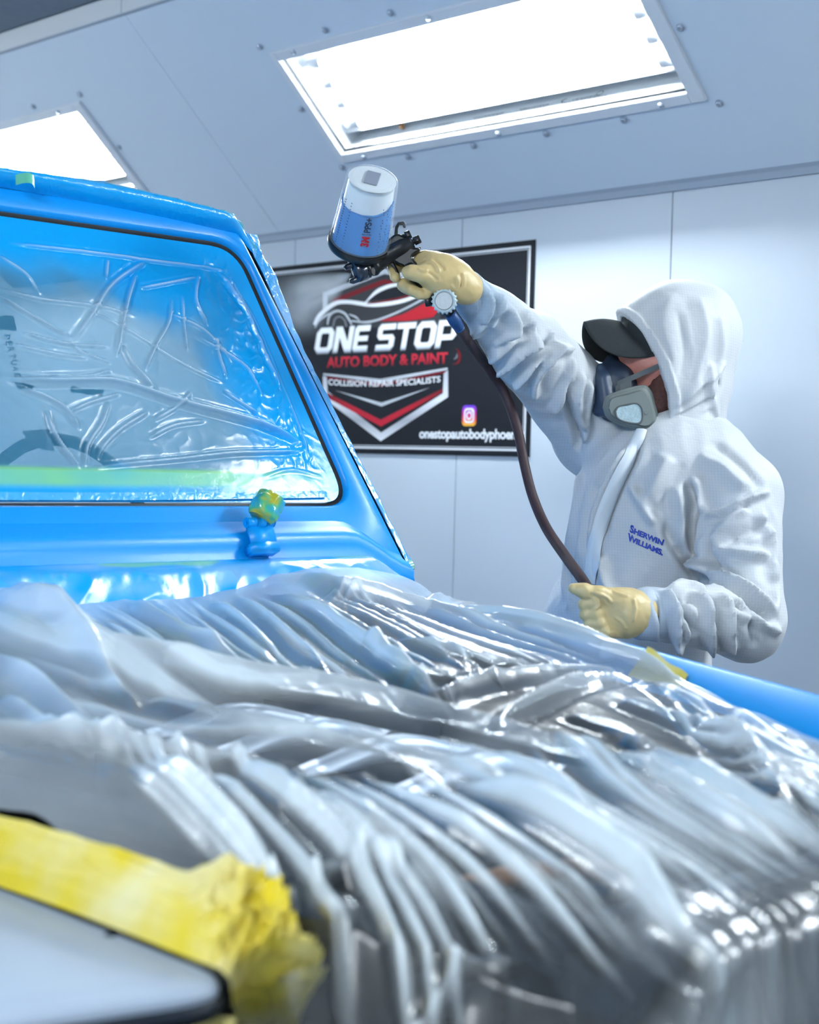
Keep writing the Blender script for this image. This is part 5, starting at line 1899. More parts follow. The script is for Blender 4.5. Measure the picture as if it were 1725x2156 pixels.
# cuffs
for nm, c, d, r in (('cuff', RW, RW - RE, 0.040), ('cuff', LW, LW - LE, 0.049)):
    d = d / np.linalg.norm(d)
    V, Fc = lathe(c - d * 0.005, d, [(-0.035, r * 1.03), (-0.02, r * 1.04), (0.0, r * 1.02), (0.012, r), (0.016, r * 0.97), (0.016, r * 0.88), (0.0, r * 0.8)], 40, False)
    V = V + (0.003 * perlin3(V * 45, 7))[:, None] * (V - c) / (np.linalg.norm(V - c, axis=1)[:, None])
    obj(nm, V, Fc, M['suit'], coverall, attrs={'paint': np.full(len(V), 0.28)})

# ---- hood
hcen = Qp(1432, 755, 0.0)
hood_s = union([ell(hcen, (0.122, 0.108, 0.162), np.array([HF, HS, UPV])), rc(Qp(1485, 668, 0.0), Qp(1490, 690, 0), 0.066, 0.07), rc(Qp(1352, 690, 0.0), Qp(1400, 672, 0), 0.060, 0.07),
                rc(Qp(1425, 850, 0.0), Qp(1420, 915, 0.0), 0.100, 0.112)], 0.06)
RIM_Y = [560, 640, 660, 700, 760, 830, 870, 905, 1000]
RIM_X = [1300, 1306, 1330, 1356, 1384, 1404, 1408, 1396, 1330]


def hood_f(p):
    d = hood_s(p)
    shell = np.maximum(d, -(d + 0.0085))
    rel = p - CAM
    z = rel @ CF
    y = H / 2 - FPX * (rel @ CU) / z
    x = W / 2 + FPX * (rel @ CR) / z
    near = (D0 - z)
    cut = (np.interp(y, RIM_Y, RIM_X) + 300 * (near - 0.085) - x) / S36 * 0.8
    hem = np.maximum(np.abs(d + 0.003) - 0.008, np.abs(cut + 0.007) - 0.008) - 0.001
    shell = np.maximum(shell, cut)
    low = (y - 925) / S36
    return np.maximum(smin(shell, hem, 0.004), low)


hood_f.bb = hood_s.bb
V, Fc = surface(hood_f, 0.0042)
V = relax(V, Fc, 1)
hc_ = Caster(V, Fc)
HFD = [([(1420, 615), (1400, 680), (1420, 760), (1425, 830)], .018, .006), ([(1470, 620), (1490, 700), (1470, 790), (1440, 860)], .016, .007), ([(1515, 660), (1520, 740), (1500, 830)], .014, .008),
       ([(1420, 860), (1460, 820), (1500, 790), (1530, 760)], .008, .009), ([(1415, 885), (1450, 870), (1500, 840), (1520, 800)], .007, -.008), ([(1410, 900), (1460, 890), (1505, 880)], .008, .009),
       ([(1440, 905), (1480, 895), (1515, 890)], .006, -.007), ([(1500, 760), (1495, 800), (1505, 850), (1510, 880)], .010, .010), ([(1520, 770), (1515, 820)], .008, -.008), ([(1425, 650), (1440, 740), (1430, 800)], .010, -.004)]
Nv = vnormals(V, Fc)
rid = []
for pts, w, a in HFD:
    L3 = hc_.line(pts, 12)
    if len(L3) > 2:
        rid.append((L3, w, a))
V = V + Nv * 0 + (ridge_sum(V, rid) + 0.0022 * perlin3(V * 14, 9))[:, None] * ((V - hcen) / np.linalg.norm(V - hcen, axis=1)[:, None])
obj('hood', V, Fc, M['suit'], person, attrs={'paint': np.zeros(len(V))})

# ---- cap: crown and arched peak
jc = hc + UPV * 0.052
crown_s = ell(hc + UPV * 0.022 - HF * 0.003, (0.115, 0.092, 0.098), np.array([HF, HS, UPV]))


def crown_f(p):
    d = crown_s(p)
    r_ = p - hc
    return np.maximum(np.maximum(d, -(d + 0.006)), -(r_ @ UPV + 0.060 - 0.72 * (r_ @ HF)))


crown_f.bb = crown_s.bb
V, Fc = surface(crown_f, 0.0042)
cap = obj('cap', relax(V, Fc, 1), Fc, M['cap'], person, label='charcoal baseball cap')
nph, nr = 41, 12
V = []
J0 = Qp(1306, 676, 0.035)        # middle of the peak where it meets the crown
J1 = Qp(1381, 746, 0.092)        # near end of that seam
T0 = Qp(1229, 677, 0.065)        # tip of the peak
dj = J1 - J0
cf_, cs_, cu_ = dj @ HF, dj @ HN, dj @ UPV
tip = T0 - J0
for lay in (0, 1):
    for i in range(nph):
        a = -1 + 2 * i / (nph - 1)
        jn = J0 + HF * cf_ * a * a + HN * cs_ * a * abs(a) ** 0.0 * 1.0 + UPV * cu_ * abs(a) ** 1.25
        for j in range(nr):
            r = j / (nr - 1)
            ext = (1 - abs(a) ** 3.2)
            out_ = tip * (r * ext) + UPV * (-0.055 * r * ext * abs(a) ** 1.1) + UPV * (0.006 * math.sin(r * math.pi) * ext)
            V.append(jn + out_ - UPV * 0.0035 * lay)
n0 = nph * nr
g = grid_faces(nph, nr)
Fc = g + [tuple(n0 + k for k in f[::-1]) for f in g]
bd = [i * nr + nr - 1 for i in range(nph)]
Fc += [(bd[i], bd[i + 1], bd[i + 1] + n0, bd[i] + n0) for i in range(nph - 1)]
obj('cap_peak', np.array(V), Fc, M['cap'], cap)

# ---- beard along the jaw
bd_f = union([rc(Qp(1400, 790, 0.062), Qp(1385, 845, 0.066), 0.024, 0.030), rc(Qp(1385, 845, 0.066), Qp(1352, 885, 0.05), 0.030, 0.030), rc(Qp(1352, 885, 0.05), Qp(1318, 890, 0.02), 0.03, 0.026)], 0.02)
V, Fc = surface(bd_f, 0.004)
Nv = vnormals(V, Fc)
V = V + Nv * (0.003 * perlin3(V * 150, 3))[:, None]
obj('beard', V, Fc, M['beard'], person)
# eyebrow and closed lid under the peak
obj('eyebrow', *tube([Qp(1318, 752, 0.062), Qp(1335, 748, 0.072), Qp(1352, 752, 0.078)], [0.002, 0.004, 0.002], 8, 10, flat=0.6), M['beard'], person)

# ---- respirator
mk = union([rc(Qp(1290, 762, 0.035), Qp(1288, 800, 0.04), 0.018, 0.034), rc(Qp(1288, 800, 0.04), Qp(1292, 855, 0.04), 0.036, 0.036), rc(Qp(1310, 800, 0.05), Qp(1318, 850, 0.06), 0.030, 0.036)], 0.02)
V, Fc = surface(mk, 0.0042)
resp = obj('respirator', relax(V, Fc, 1), Fc, M['mask'], person, label='dark half-face respirator with grey side cartridges')
shell = union([rc(Qp(1266, 775, 0.06), Qp(1261, 865, 0.06), 0.007, 0.007), rc(Qp(1266, 775, 0.06), Qp(1308, 812, 0.075), 0.007, 0.007), rc(Qp(1308, 812, 0.075), Qp(1285, 870, 0.08), 0.010, 0.010),
               rc(Qp(1261, 865, 0.06), Qp(1285, 872, 0.08), 0.008, 0.008), rc(Qp(1270, 800, 0.072), Qp(1278, 850, 0.078), 0.016, 0.018), rc(Qp(1264, 800, 0.055), Qp(1262, 860, 0.05), 0.012, 0.012)], 0.016)
V, Fc = surface(shell, 0.003)
obj('mask_shell', relax(V, Fc, 1), Fc, M['mask2'], resp)


def plate(poly, dz_list, n=80):
    """Stack of scaled outlines: (inset px, nearness) from back to front."""
    L = catmull(np.vstack([poly, poly[:1]]), n + 1)[:-1]
    c = L.mean(0)
    out = []
    for ins, dz in dz_list:
        rr_ = np.linalg.norm(L - c, axis=1)[:, None]
        q = c + (L - c) * (1 - ins / rr_)
        # the cartridge is turned a little to picture-left
        out.append(np.array([Qp(x, y, dz + 0.00022 * (1330 - x)) for x, y in q]))
    V, Fc = loft(out)
    Fc = Fc + [tuple(range((len(out) - 1) * n, len(out) * n))]
    return V, Fc


cart = np.array([(1269, 858), (1273, 840), (1284, 830), (1318, 818), (1348, 811), (1363, 813), (1375, 828), (1384, 860), (1387, 888), (1380, 902), (1364, 908), (1340, 905), (1305, 896), (1278, 880)], float)
wind = np.array([(1297, 866), (1303, 857), (1320, 853), (1340, 850), (1350, 858), (1353, 874), (1350, 887), (1340, 891), (1315, 887), (1301, 879)], float)
V, Fc = plate(cart, [(6, 0.075), (1, 0.085), (0, 0.098), (0, 0.106), (2, 0.110), (5, 0.111), (6, 0.117), (8, 0.120), (14, 0.1215)])
ct = obj('cartridge', V, Fc, M['cartridge'], resp)
V, Fc = plate(wind, [(-3, 0.1215), (-2, 0.1245), (0, 0.1245), (1.5, 0.1222)])
obj('cartridge_window', V, Fc[:-1], M['strap'], ct)
V, Fc = plate(wind, [(0.5, 0.1215), (1.0, 0.1226)])
obj('filter_pad', V, Fc, M['filterpad'], ct)
V, Fc = plate(np.array([(1361 + 4 * math.cos(a), 869 + 4 * math.sin(a)) for a in np.linspace(0, 2 * math.pi, 10, endpoint=False)]), [(0, 0.121), (0.6, 0.1228)], 20)
obj('cartridge_dimple', V, Fc, M['cartridge'], ct)
# matching cartridge on the far cheek
mirr = lambda p: p - 2 * ((p - hc) @ HN)[:, None] * HN
V, Fc = plate(cart, [(6, 0.075), (1, 0.085), (0, 0.098), (0, 0.106), (4, 0.111)])
obj('cartridge', mirr(V), [f[::-1] for f in Fc], M['cartridge'], resp)
for k, (p, q, w_) in enumerate((((1300, 809), (1394, 768), 6.0), ((1296, 822), (1330, 806), 9.0))):
    V = []
    for a in np.linspace(0, 1, 14):
        x, y = p[0] + (q[0] - p[0]) * a, p[1] + (q[1] - p[1]) * a
        dz = np.interp(a, [0, 0.3, 1], [0.088, 0.094, 0.093])
        for b in (-1, 1):
            for lay in (0.0, 0.003):
                V.append(Qp(x, y + b * w_, dz - lay))
    V = np.array(V).reshape(14, 4, 3)[:, [0, 1, 3, 2]].reshape(-1, 3)
    obj('strap', V, grid_faces(14, 4, False, True), M['strap'], resp, smooth=False)

# ---- boots
for lx, ldz in ((1275, -0.09), (1385, 0.09)):
    hp = Qp(lx, 1520, ldz)
    f = LEFT * 0.8 + TOC * 0.6
    f = np.array([f[0], f[1], 0]) / np.linalg.norm(f[:2])
    b0 = np.array([hp[0], hp[1], 0.0])
    bf = union([rc(b0 - f * 0.03 + [0, 0, 0.05], b0 + f * 0.15 + [0, 0, 0.042], 0.05, 0.042), rc(b0 + [0, 0, 0.06], b0 + [0, 0, 0.17], 0.05, 0.052)], 0.03)
    g_ = lambda p, bf=bf: np.maximum(bf(p), 0.001 - p[:, 2])
    g_.bb = bf.bb
    V, Fc = surface(g_, 0.008)
    V[:, 2] -= V[:, 2].min()
    obj('boot', V, Fc, M['boot'], person)

# ================================================================== GLOVED HANDS
DG = 3.2                              # distance of the gun and the hand that holds it
SG = FPX / DG


def Gp(x, y, dz=0.0):
    return P(x, y, DG - dz)


def chain(pts, rad):
    return [rc(pts[i], pts[i + 1], rad[i], rad[i + 1]) for i in range(len(pts) - 1)]


g1 = [rc(Gp(982, 606, -0.01), Gp(952, 588, 0.0), 0.034, 0.037), rc(Gp(952, 588, 0.0), Gp(915, 574, 0.004), 0.037, 0.036), rc(Gp(930, 565, -0.004), Gp(893, 550, -0.012), 0.028, 0.022)]
thumb = chain([Gp(918, 586, 0.022), Gp(890, 578, 0.040), Gp(868, 574, 0.042), Gp(858, 573, 0.040)], [0.024, 0.0155, 0.0135, 0.0115])
indexf = chain([Gp(898, 556, -0.03), Gp(850, 556, -0.034), Gp(829, 566, -0.018), Gp(832, 584, 0.006)], [0.0145, 0.0125, 0.012, 0.0105])
middle = chain([Gp(905, 580, -0.03), Gp(862, 592, -0.034), Gp(850, 600, -0.010), Gp(866, 610, 0.014)], [0.0145, 0.013, 0.0125, 0.011])
ring = chain([Gp(920, 595, -0.03), Gp(876, 606, -0.034), Gp(862, 606, -0.006), Gp(884, 619, 0.016)], [0.0145, 0.013, 0.0125, 0.011])
little = chain([Gp(935, 605, -0.028), Gp(895, 618, -0.032), Gp(876, 614, -0.004), Gp(898, 621, 0.014)], [0.013, 0.0115, 0.011, 0.0095])
hand_m, fingers = union(g1, 0.02), [union(x, 0.006) for x in (thumb, indexf, middle, ring, little)]
th_u = union(thumb, 0.01)


def hand_f(p):
    d = smin(hand_m(p), th_u(p), 0.022)
    for f in fingers[1:]:
        d = smin(d, f(p), 0.006)
    return d


hand_f.bb = (np.min([f.bb[0] for f in [hand_m] + fingers], 0), np.max([f.bb[1] for f in [hand_m] + fingers], 0))
V, Fc = surface(hand_f, 0.0026)
V = relax(V, Fc, 1)
Nv = vnormals(V, Fc)
gc = Caster(V, Fc)
GR = [([(905, 548), (920, 560), (925, 575)], .003, .004), ([(915, 545), (932, 560), (935, 572)], .003, -.003), ([(960, 580), (966, 595), (962, 608)], .003, .004), ([(970, 575), (974, 590), (970, 606)], .003, -.004),
      ([(950, 600), (958, 606), (960, 614)], .003, .003), ([(900, 572), (912, 580), (922, 592)], .003, -.003), ([(880, 566), (893, 570), (902, 568)], .003, .003)]
rid = [(l, w, a) for l, w, a in [(gc.line(p, 8), w, a) for p, w, a in GR] if len(l) > 2]
V = V + Nv * (ridge_sum(V, rid) + 0.0008 * perlin3(V * 90, 4))[:, None]
obj('glove', V, Fc, M['glove'], person, label='tan latex glove closed around the gun handle')

DH = 3.15


def Hp(x, y, dz=0.0):
    return P(x, y, DH - dz)


m2 = [rc(Hp(1350, 1290, 0.0), Hp(1318, 1288, 0.004), 0.036, 0.040), rc(Hp(1318, 1285, 0.004), Hp(1288, 1276, 0.006), 0.040, 0.027), rc(Hp(1312, 1302, 0.0), Hp(1292, 1306, 0.0), 0.034, 0.022)]
th2 = chain([Hp(1300, 1262, 0.022), Hp(1262, 1252, 0.034), Hp(1230, 1244, 0.036), Hp(1208, 1239, 0.034)], [0.022, 0.0155, 0.0135, 0.0105])
f2 = []
for k, (y0, xk) in enumerate(((1271, 1230), (1292, 1233), (1312, 1242), (1330, 1254))):
    f2.append(union(chain([Hp(xk + 55, y0 - 2, 0.012), Hp(xk + 22, y0, 0.036), Hp(xk, y0 + 2, 0.030), Hp(xk + 6, y0 + 6, 0.004), Hp(xk + 30, y0 + 6, -0.006)], [0.015, 0.0125, 0.0112, 0.0110, 0.0100]), 0.004))
hm2, tu2 = union(m2, 0.03), union(th2, 0.01)


def hand2_f(p):
    d = smin(hm2(p), tu2(p), 0.016)
    for f in f2:
        d = smin(d, f(p), 0.004)
    return d


hand2_f.bb = (np.min([f.bb[0] for f in [hm2, tu2] + f2], 0), np.max([f.bb[1] for f in [hm2, tu2] + f2], 0))
V, Fc = surface(hand2_f, 0.0028)
V = relax(V, Fc, 1)
Nv = vnormals(V, Fc)
gc = Caster(V, Fc)
GR = [([(1250, 1248), (1275, 1256), (1290, 1270)], .003, .004), ([(1262, 1262), (1262, 1275), (1250, 1285)], .003, .003), ([(1240, 1250), (1262, 1262), (1275, 1280)], .003, -.003), ([(1290, 1245), (1310, 1252), (1325, 1255)], .003, .003),
      ([(1295, 1300), (1310, 1310), (1318, 1325)], .003, .003), ([(1335, 1260), (1338, 1285), (1333, 1310)], .003, .004)]
rid = [(l, w, a) for l, w, a in [(gc.line(p, 8), w, a) for p, w, a in GR] if len(l) > 2]
V = V + Nv * (ridge_sum(V, rid) + 0.0008 * perlin3(V * 90, 4))[:, None]
obj('glove', V, Fc, M['glove'], person, label='tan latex glove closed around the hose')

# ================================================================== SPRAY GUN
gun = thing('spray_gun', Gp(830, 540), 'black spray gun with a clear cup of blue paint in the raised hand', 'spray gun')


def gpoly(poly, z0, z1, bev=0.002, smooth_n=0):
    """Outline in the picture plane of the gun given thickness z0..z1 towards the camera, edges eased."""
    L = np.array(poly, float)
    if smooth_n:
        L = catmull(np.vstack([L, L[:1]]), smooth_n + 1)[:-1]
    c = L.mean(0)
    bp = bev * SG
    out = []
    T = np.roll(L, -1, 0) - np.roll(L, 1, 0)
    T /= np.linalg.norm(T, axis=1)[:, None] + 1e-9
    nn = np.c_[T[:, 1], -T[:, 0]]
    if ((L + nn - c) ** 2).sum() < ((L - c) ** 2).sum():
        nn = -nn
    for ins, z in ((1, z0), (0.3, z0 + bev * 0.3), (0, z0 + bev), (0, z1 - bev), (0.3, z1 - bev * 0.3), (1, z1)):
        out.append(np.array([Gp(x, y, z) for x, y in L - nn * bp * ins]))
    V, Fc = loft(out)
    n = len(L)
    Fc = Fc + [tuple(range(n))[::-1], tuple(range((len(out) - 1) * n, len(out) * n))]
    return V, Fc


# body casting and handle in one outline
bodyp = [(757, 541), (772, 536), (800, 545), (812, 530), (806, 515), (822, 500), (836, 492), (850, 497), (862, 507), (866, 520), (882, 522), (884, 528), (868, 540), (880, 556), (896, 578), (910, 604), (914, 618),
         (898, 622), (884, 604), (866, 582), (850, 562), (838, 556), (822, 548), (806, 558), (786, 570), (770, 566), (752, 552)]
obj('gun_body', *gpoly(bodyp, -0.014, 0.014, 0.004, 110), M['gun'], gun)
obj('gun_barrel', *tube([Gp(786, 556, 0.002), Gp(812, 541, 0.004), Gp(848, 520, 0.004), Gp(868, 509, 0.004)], [0.017, 0.019, 0.018, 0.013], 20, 16), M['gun'], gun)
obj('handle_grip', *gpoly([(852, 556), (868, 552), (888, 572), (904, 602), (908, 616), (894, 620), (876, 600), (858, 576)], -0.018, 0.018, 0.006, 50), M['gun'], gun)
obj('trigger', *gpoly([(816, 545), (826, 548), (834, 560), (842, 580), (840, 588), (832, 590), (829, 582), (832, 570), (822, 558)], -0.010, 0.010, 0.003, 40), M['gun'], gun)
obj('tail_spur', *gpoly([(856, 526), (872, 524), (886, 520), (884, 528), (872, 540), (860, 546)], -0.006, 0.006, 0.002, 24), M['gun'], gun)
hk = obj('hanging_hook', *gpoly([(830, 498), (832, 478), (838, 468), (850, 466), (855, 472), (854, 480), (850, 480), (848, 474), (841, 474), (838, 482), (838, 494)], -0.005, 0.005, 0.0015), M['gun'], gun)
ax_g = (np.array(Gp(885, 500, 0.004)) - np.array(Gp(842, 520, 0.0)))
ax_g /= np.linalg.norm(ax_g)
for (x, y), r, ln in (((842, 503), 0.0085, 0.024), ((858, 515), 0.0085, 0.028)):
    c = Gp(x, y, 0.004)
    kn = obj('adjust_stem', *lathe(c, ax_g, [(-0.006, 0.006), (ln * 0.45, 0.006), (ln * 0.5, 0.0045)], 14), M['gun'], gun)
    prof = [(ln * 0.5, 0.006), (ln * 0.52, r), (ln * 0.95, r), (ln, r * 0.8)]
    V, Fc = lathe(c, ax_g, prof, 36)
    ctr_ = c + ax_g * ((V - c) @ ax_g)[:, None]
    k = np.tile(np.where(np.arange(36) % 3 == 0, 0.86, 1.0), len(prof))[:, None]
    obj('adjust_knob', ctr_ + (V - ctr_) * k, Fc, M['gun'], kn)
# nozzle end: fluid head, air cap and horns
hd = Gp(795, 556, 0.0)
na = Gp(742, 575, 0.012) - hd
na /= np.linalg.norm(na)
obj('gun_head', *lathe(hd, na, [(-0.012, 0.013), (0.0, 0.017), (0.006, 0.021), (0.012, 0.021), (0.013, 0.017), (0.020, 0.017), (0.021, 0.021), (0.026, 0.021), (0.028, 0.016)], 28), M['gun'], gun)
ac = obj('air_cap', *lathe(hd, na, [(0.026, 0.016), (0.028, 0.0225), (0.046, 0.0225), (0.050, 0.019), (0.052, 0.012), (0.054, 0.006)], 32), M['gun_smoke'], gun)
up_n = UPV - na * (UPV @ na)
up_n /= np.linalg.norm(up_n)
for s in (1, -1):
    obj('air_horn', *tube([hd + na * 0.044 + up_n * s * 0.015, hd + na * 0.060 + up_n * s * 0.015, hd + na * 0.066 + up_n * s * 0.013], [0.0065, 0.006, 0.004], 12), M['gun_smoke'], ac)
obj('fan_lever', *gpoly([(772, 556), (790, 560), (792, 580), (786, 582), (778, 572)], 0.008, 0.02, 0.002), M['gun'], gun)
# gauge and air connection at the foot of the handle
gcen = Gp(936, 634, 0.024)
ga = TOC * 0.93 + LEFT * 0.10 - UPV * 0.1
ga /= np.linalg.norm(ga)
V, Fc = lathe(gcen, ga, [(-0.022, 0.016), (-0.020, 0.024), (0.0, 0.0265), (0.008, 0.0255), (0.011, 0.022), (0.0112, 0.0185), (0.009, 0.0175)], 72)
ctr_ = gcen + ga * ((V - gcen) @ ga)[:, None]
k = np.tile(np.where(np.arange(72) % 4 < 2, 1.0, 0.90), 7)
k[-72 * 3:] = 1.0
gg = obj('air_regulator', ctr_ + (V - ctr_) * k[:, None], Fc, M['gauge'], gun, label='frosted ribbed gauge cover')
obj('gauge_face', *lathe(gcen + ga * 0.009, ga, [(0, 0.0172), (0.0015, 0.0170), (0.002, 0.0165)], 40), M['gaugeface'], gg)
obj('regulator_knob', *lathe(Gp(914, 632, 0.006), LEFT * 0.95 - UPV * 0.15, [(-0.01, 0.007), (0.004, 0.007), (0.005, 0.011), (0.017, 0.011), (0.019, 0.008)], 20), M['gun'], gg)
obj('inlet_stem', *tube([Gp(902, 612, 0.0), Gp(914, 626, 0.002), Gp(930, 645, 0.002), Gp(950, 664, 0.0)], [0.012, 0.010, 0.010, 0.009], 14, 14), M['gun'], gun)
obj('hose_coupling', *tube([Gp(948, 660, 0.0), Gp(958, 676, -0.01), Gp(968, 692, -0.03)], [0.0115, 0.013, 0.0105], 16, 10), M['cuffblue'], gun)

# paint cup, upside down with its lid below
cb, ct_ = Gp(757, 512, 0.004), Gp(785, 374, 0.105)
ca_ = ct_ - cb
cl = np.linalg.norm(ca_)
ca_ /= cl


def cup_mat():
    m, nt, b, out = new_mat('clear_cup_plastic')
    b.inputs['Base Color'].default_value = (0.80, 0.87, 0.92, 1)
    b.inputs['Roughness'].default_value = 0.2
    tr = N(nt, 'ShaderNodeBsdfTransparent')
    mx = N(nt, 'ShaderNodeMixShader')
    mx.inputs[0].default_value = 0.16
    nt.links.new(tr.outputs[0], mx.inputs[1])
    nt.links.new(b.outputs[0], mx.inputs[2])
    nt.links.new(mx.outputs[0], out.inputs['Surface'])
    return m


M['cup'] = cup_mat()
M['liner'] = mat('cup_liner', (0.80, 0.86, 0.90), 0.4, sss=0.1)
M['cuppaint'] = mat('blue_paint_in_cup', (0.005, 0.22, 0.62), 0.3, noise=0.3, nscale=22)
R0c, R1c = 0.0605, 0.0510
cup = obj('paint_cup', *lathe(cb, ca_, [(0.0, R0c), (0.004, R0c + 0.001), (cl * 0.5, (R0c + R1c) / 2), (cl - 0.006, R1c), (cl - 0.002, R1c - 0.0015), (cl, R1c - 0.006), (cl - 0.001, R1c - 0.012)], 56, False), M['cup'], gun, label='clear paint cup')
obj('cup_end', *lathe(cb + ca_ * (cl - 0.004), ca_, [(0.0, R1c - 0.004), (0.001, R1c - 0.010), (0.0005, 0.01), (0.0005, 0.0005)], 48), M['liner'], cup)
b1 = np.cross(ca_, TOC)
b1 /= np.linalg.norm(b1)
if b1 @ CR < 0:
    b1 = -b1
b2 = np.cross(b1, ca_)
if b2 @ TOC < 0:
    b2 = -b2
e0 = cb + ca_ * (cl - 0.002)
ty = np.cross(ca_, b1)
if ty @ UPV < 0:
    ty = -ty
M['sticker'] = mat('grey_sticker', (0.30, 0.34, 0.42), 0.5)
obj('cup_sticker', *box((-0.015, -0.022, 0.0), (0.011, 0.024, 0.0012), 0.0, (e0 + b1 * 0.001, b1, ty, ca_)), M['sticker'], cup, smooth=False)
ws_ = np.linspace(0, 2 * math.pi, 64, endpoint=False)


def cup_shell(z_lo, z_hi, inset, n=20, wob=0.0):
    V = []
    for f in np.linspace(0, 1, n):
        for a in ws_:
            zt_ = z_hi + wob * (math.sin(a * 2 + 0.6) * 0.5 + math.sin(a * 3 + 2.0) * 0.35)
            z = z_lo + (zt_ - z_lo) * f
            r = R0c + (R1c - R0c) * z / cl - inset
            V.append(cb + ca_ * z + r * (math.cos(a) * b1 + math.sin(a) * b2))
    return np.array(V), grid_faces(n, 64, False, True) + [tuple((n - 1) * 64 + j for j in range(64))]


obj('paint', *cup_shell(0.006, 0.098, 0.004, 20, 0.020), M['cuppaint'], cup)
obj('cup_liner', *cup_shell(0.006, cl - 0.008, 0.0065), M['liner'], cup)
obj('cup_lid', *lathe(cb, ca_, [(-0.034, 0.018), (-0.026, 0.026), (-0.014, 0.050), (-0.008, R0c + 0.002), (-0.002, R0c + 0.0035), (0.006, R0c + 0.003), (0.008, R0c + 0.001)], 48), M['gun'], cup)
obj('cup_neck', *lathe(cb, ca_, [(-0.060, 0.014), (-0.045, 0.0155), (-0.030, 0.019)], 24), M['gun'], cup)
M['cupink'] = mat('cup_print', (0.03, 0.04, 0.07), 0.5)
M['cupred'] = mat('cup_red_print', (0.45, 0.008, 0.015), 0.5)


def cup_pt(a, z, lift=0.0008):
    r = R0c + (R1c - R0c) * z / cl + lift
    return cb + ca_ * z + r * (math.cos(a) * b1 + math.sin(a) * b2)


def cup_text(s, a0, z0, z1, hh, m, off=0.03):
    """Lettering that runs up the cup's side."""
    V2, F2 = text2d(s, off)
    q = unit_box(V2)
    V = np.array([cup_pt(a0 - (b - 0.5) * -hh / 0.056, z0 + a * (z1 - z0)) for a, b in q])
    obj('cup_lettering', V, F2, m, cup, smooth=False)


def cup_text2(s, a0, z0, z1, hh, m, off=0.03):
    V2, F2 = text2d(s, off)
    q = unit_box(V2)
    V = np.array([cup_pt(a0 + (b - 0.5) * hh / 0.056, z0 + a * (z1 - z0)) for a, b in q])
    obj('cup_lettering', V, F2, m, cup, smooth=False)


AC = math.radians(75)
cup_text2('3M', AC, 0.032, 0.054, 0.016, M['cupred'], 0.06)
cup_text2('|', AC, 0.058, 0.0595, 0.018, M['cupink'], 0.0)
cup_text2('PPS+', AC, 0.063, 0.095, 0.013, M['cupink'], 0.03)
dv, df = [], []
for col, (a_deg, n_, w_, h_) in enumerate(((168, 16, 0.010, 0.0022), (150, 20, 0.004, 0.0018), (136, 20, 0.004, 0.0018), (118, 16, 0.0025, 0.0016), (46, 18, 0.0020, 0.0022), (34, 16, 0.002, 0.0022), (22, 18, 0.002, 0.0022), (10, 14, 0.002, 0.0022))):
    for i in range(n_):
        z = 0.012 + (cl - 0.045) * i / n_ + 0.002 * (col % 2)
        a0 = math.radians(a_deg) + (0.03 * math.sin(i * 2.1 + col) if col > 3 else 0)
        if col > 3 and (i * 7 + col * 3) % 5 == 0:
            continue
        b_ = len(dv)
        for aa, zz2 in ((-1, -1), (1, -1), (1, 1), (-1, 1)):
            dv.append(cup_pt(a0 + aa * w_ / 2 / 0.056, z + zz2 * h_ / 2, 0.0006))
        df.append((b_, b_ + 1, b_ + 2, b_ + 3))
tk = obj('cup_scale', np.array(dv), df, M['cupink'], cup, smooth=False)
tk['kind'] = 'stuff'

# ================================================================== AIR HOSE
hp_ = [P(966, 690, 3.232), P(1000, 738, 3.36), P(1035, 785, 3.47), P(1064, 830, 3.50), P(1090, 905, 3.47), P(1104, 975, 3.44), P(1122, 1045, 3.41), P(1150, 1110, 3.36), P(1190, 1170, 3.27), P(1232, 1228, 3.17),
       P(1254, 1272, 3.14), P(1262, 1312, 3.14), P(1266, 1350, 3.15)]
last = hp_[-1]
hp_ += [last + np.array([0.01, 0.01, -0.25]), last + np.array([0.03, 0.02, -0.60]), np.array([last[0] + 0.08, last[1] + 0.03, 0.06]), np.array([last[0] + 0.25, last[1] + 0.06, 0.0125]),
        np.array([last[0] + 0.7, last[1] + 0.22, 0.0125]), np.array([last[0] + 1.3, last[1] + 0.10, 0.0125]), np.array([last[0] + 2.0, last[1] + 0.35, 0.0125])]
hose = obj('air_hose', *tube(hp_, 0.0108, 14, 220), M['hose'])
tag(hose, 'dark reddish rubber air hose from the spray gun down through the lower hand', 'hose')

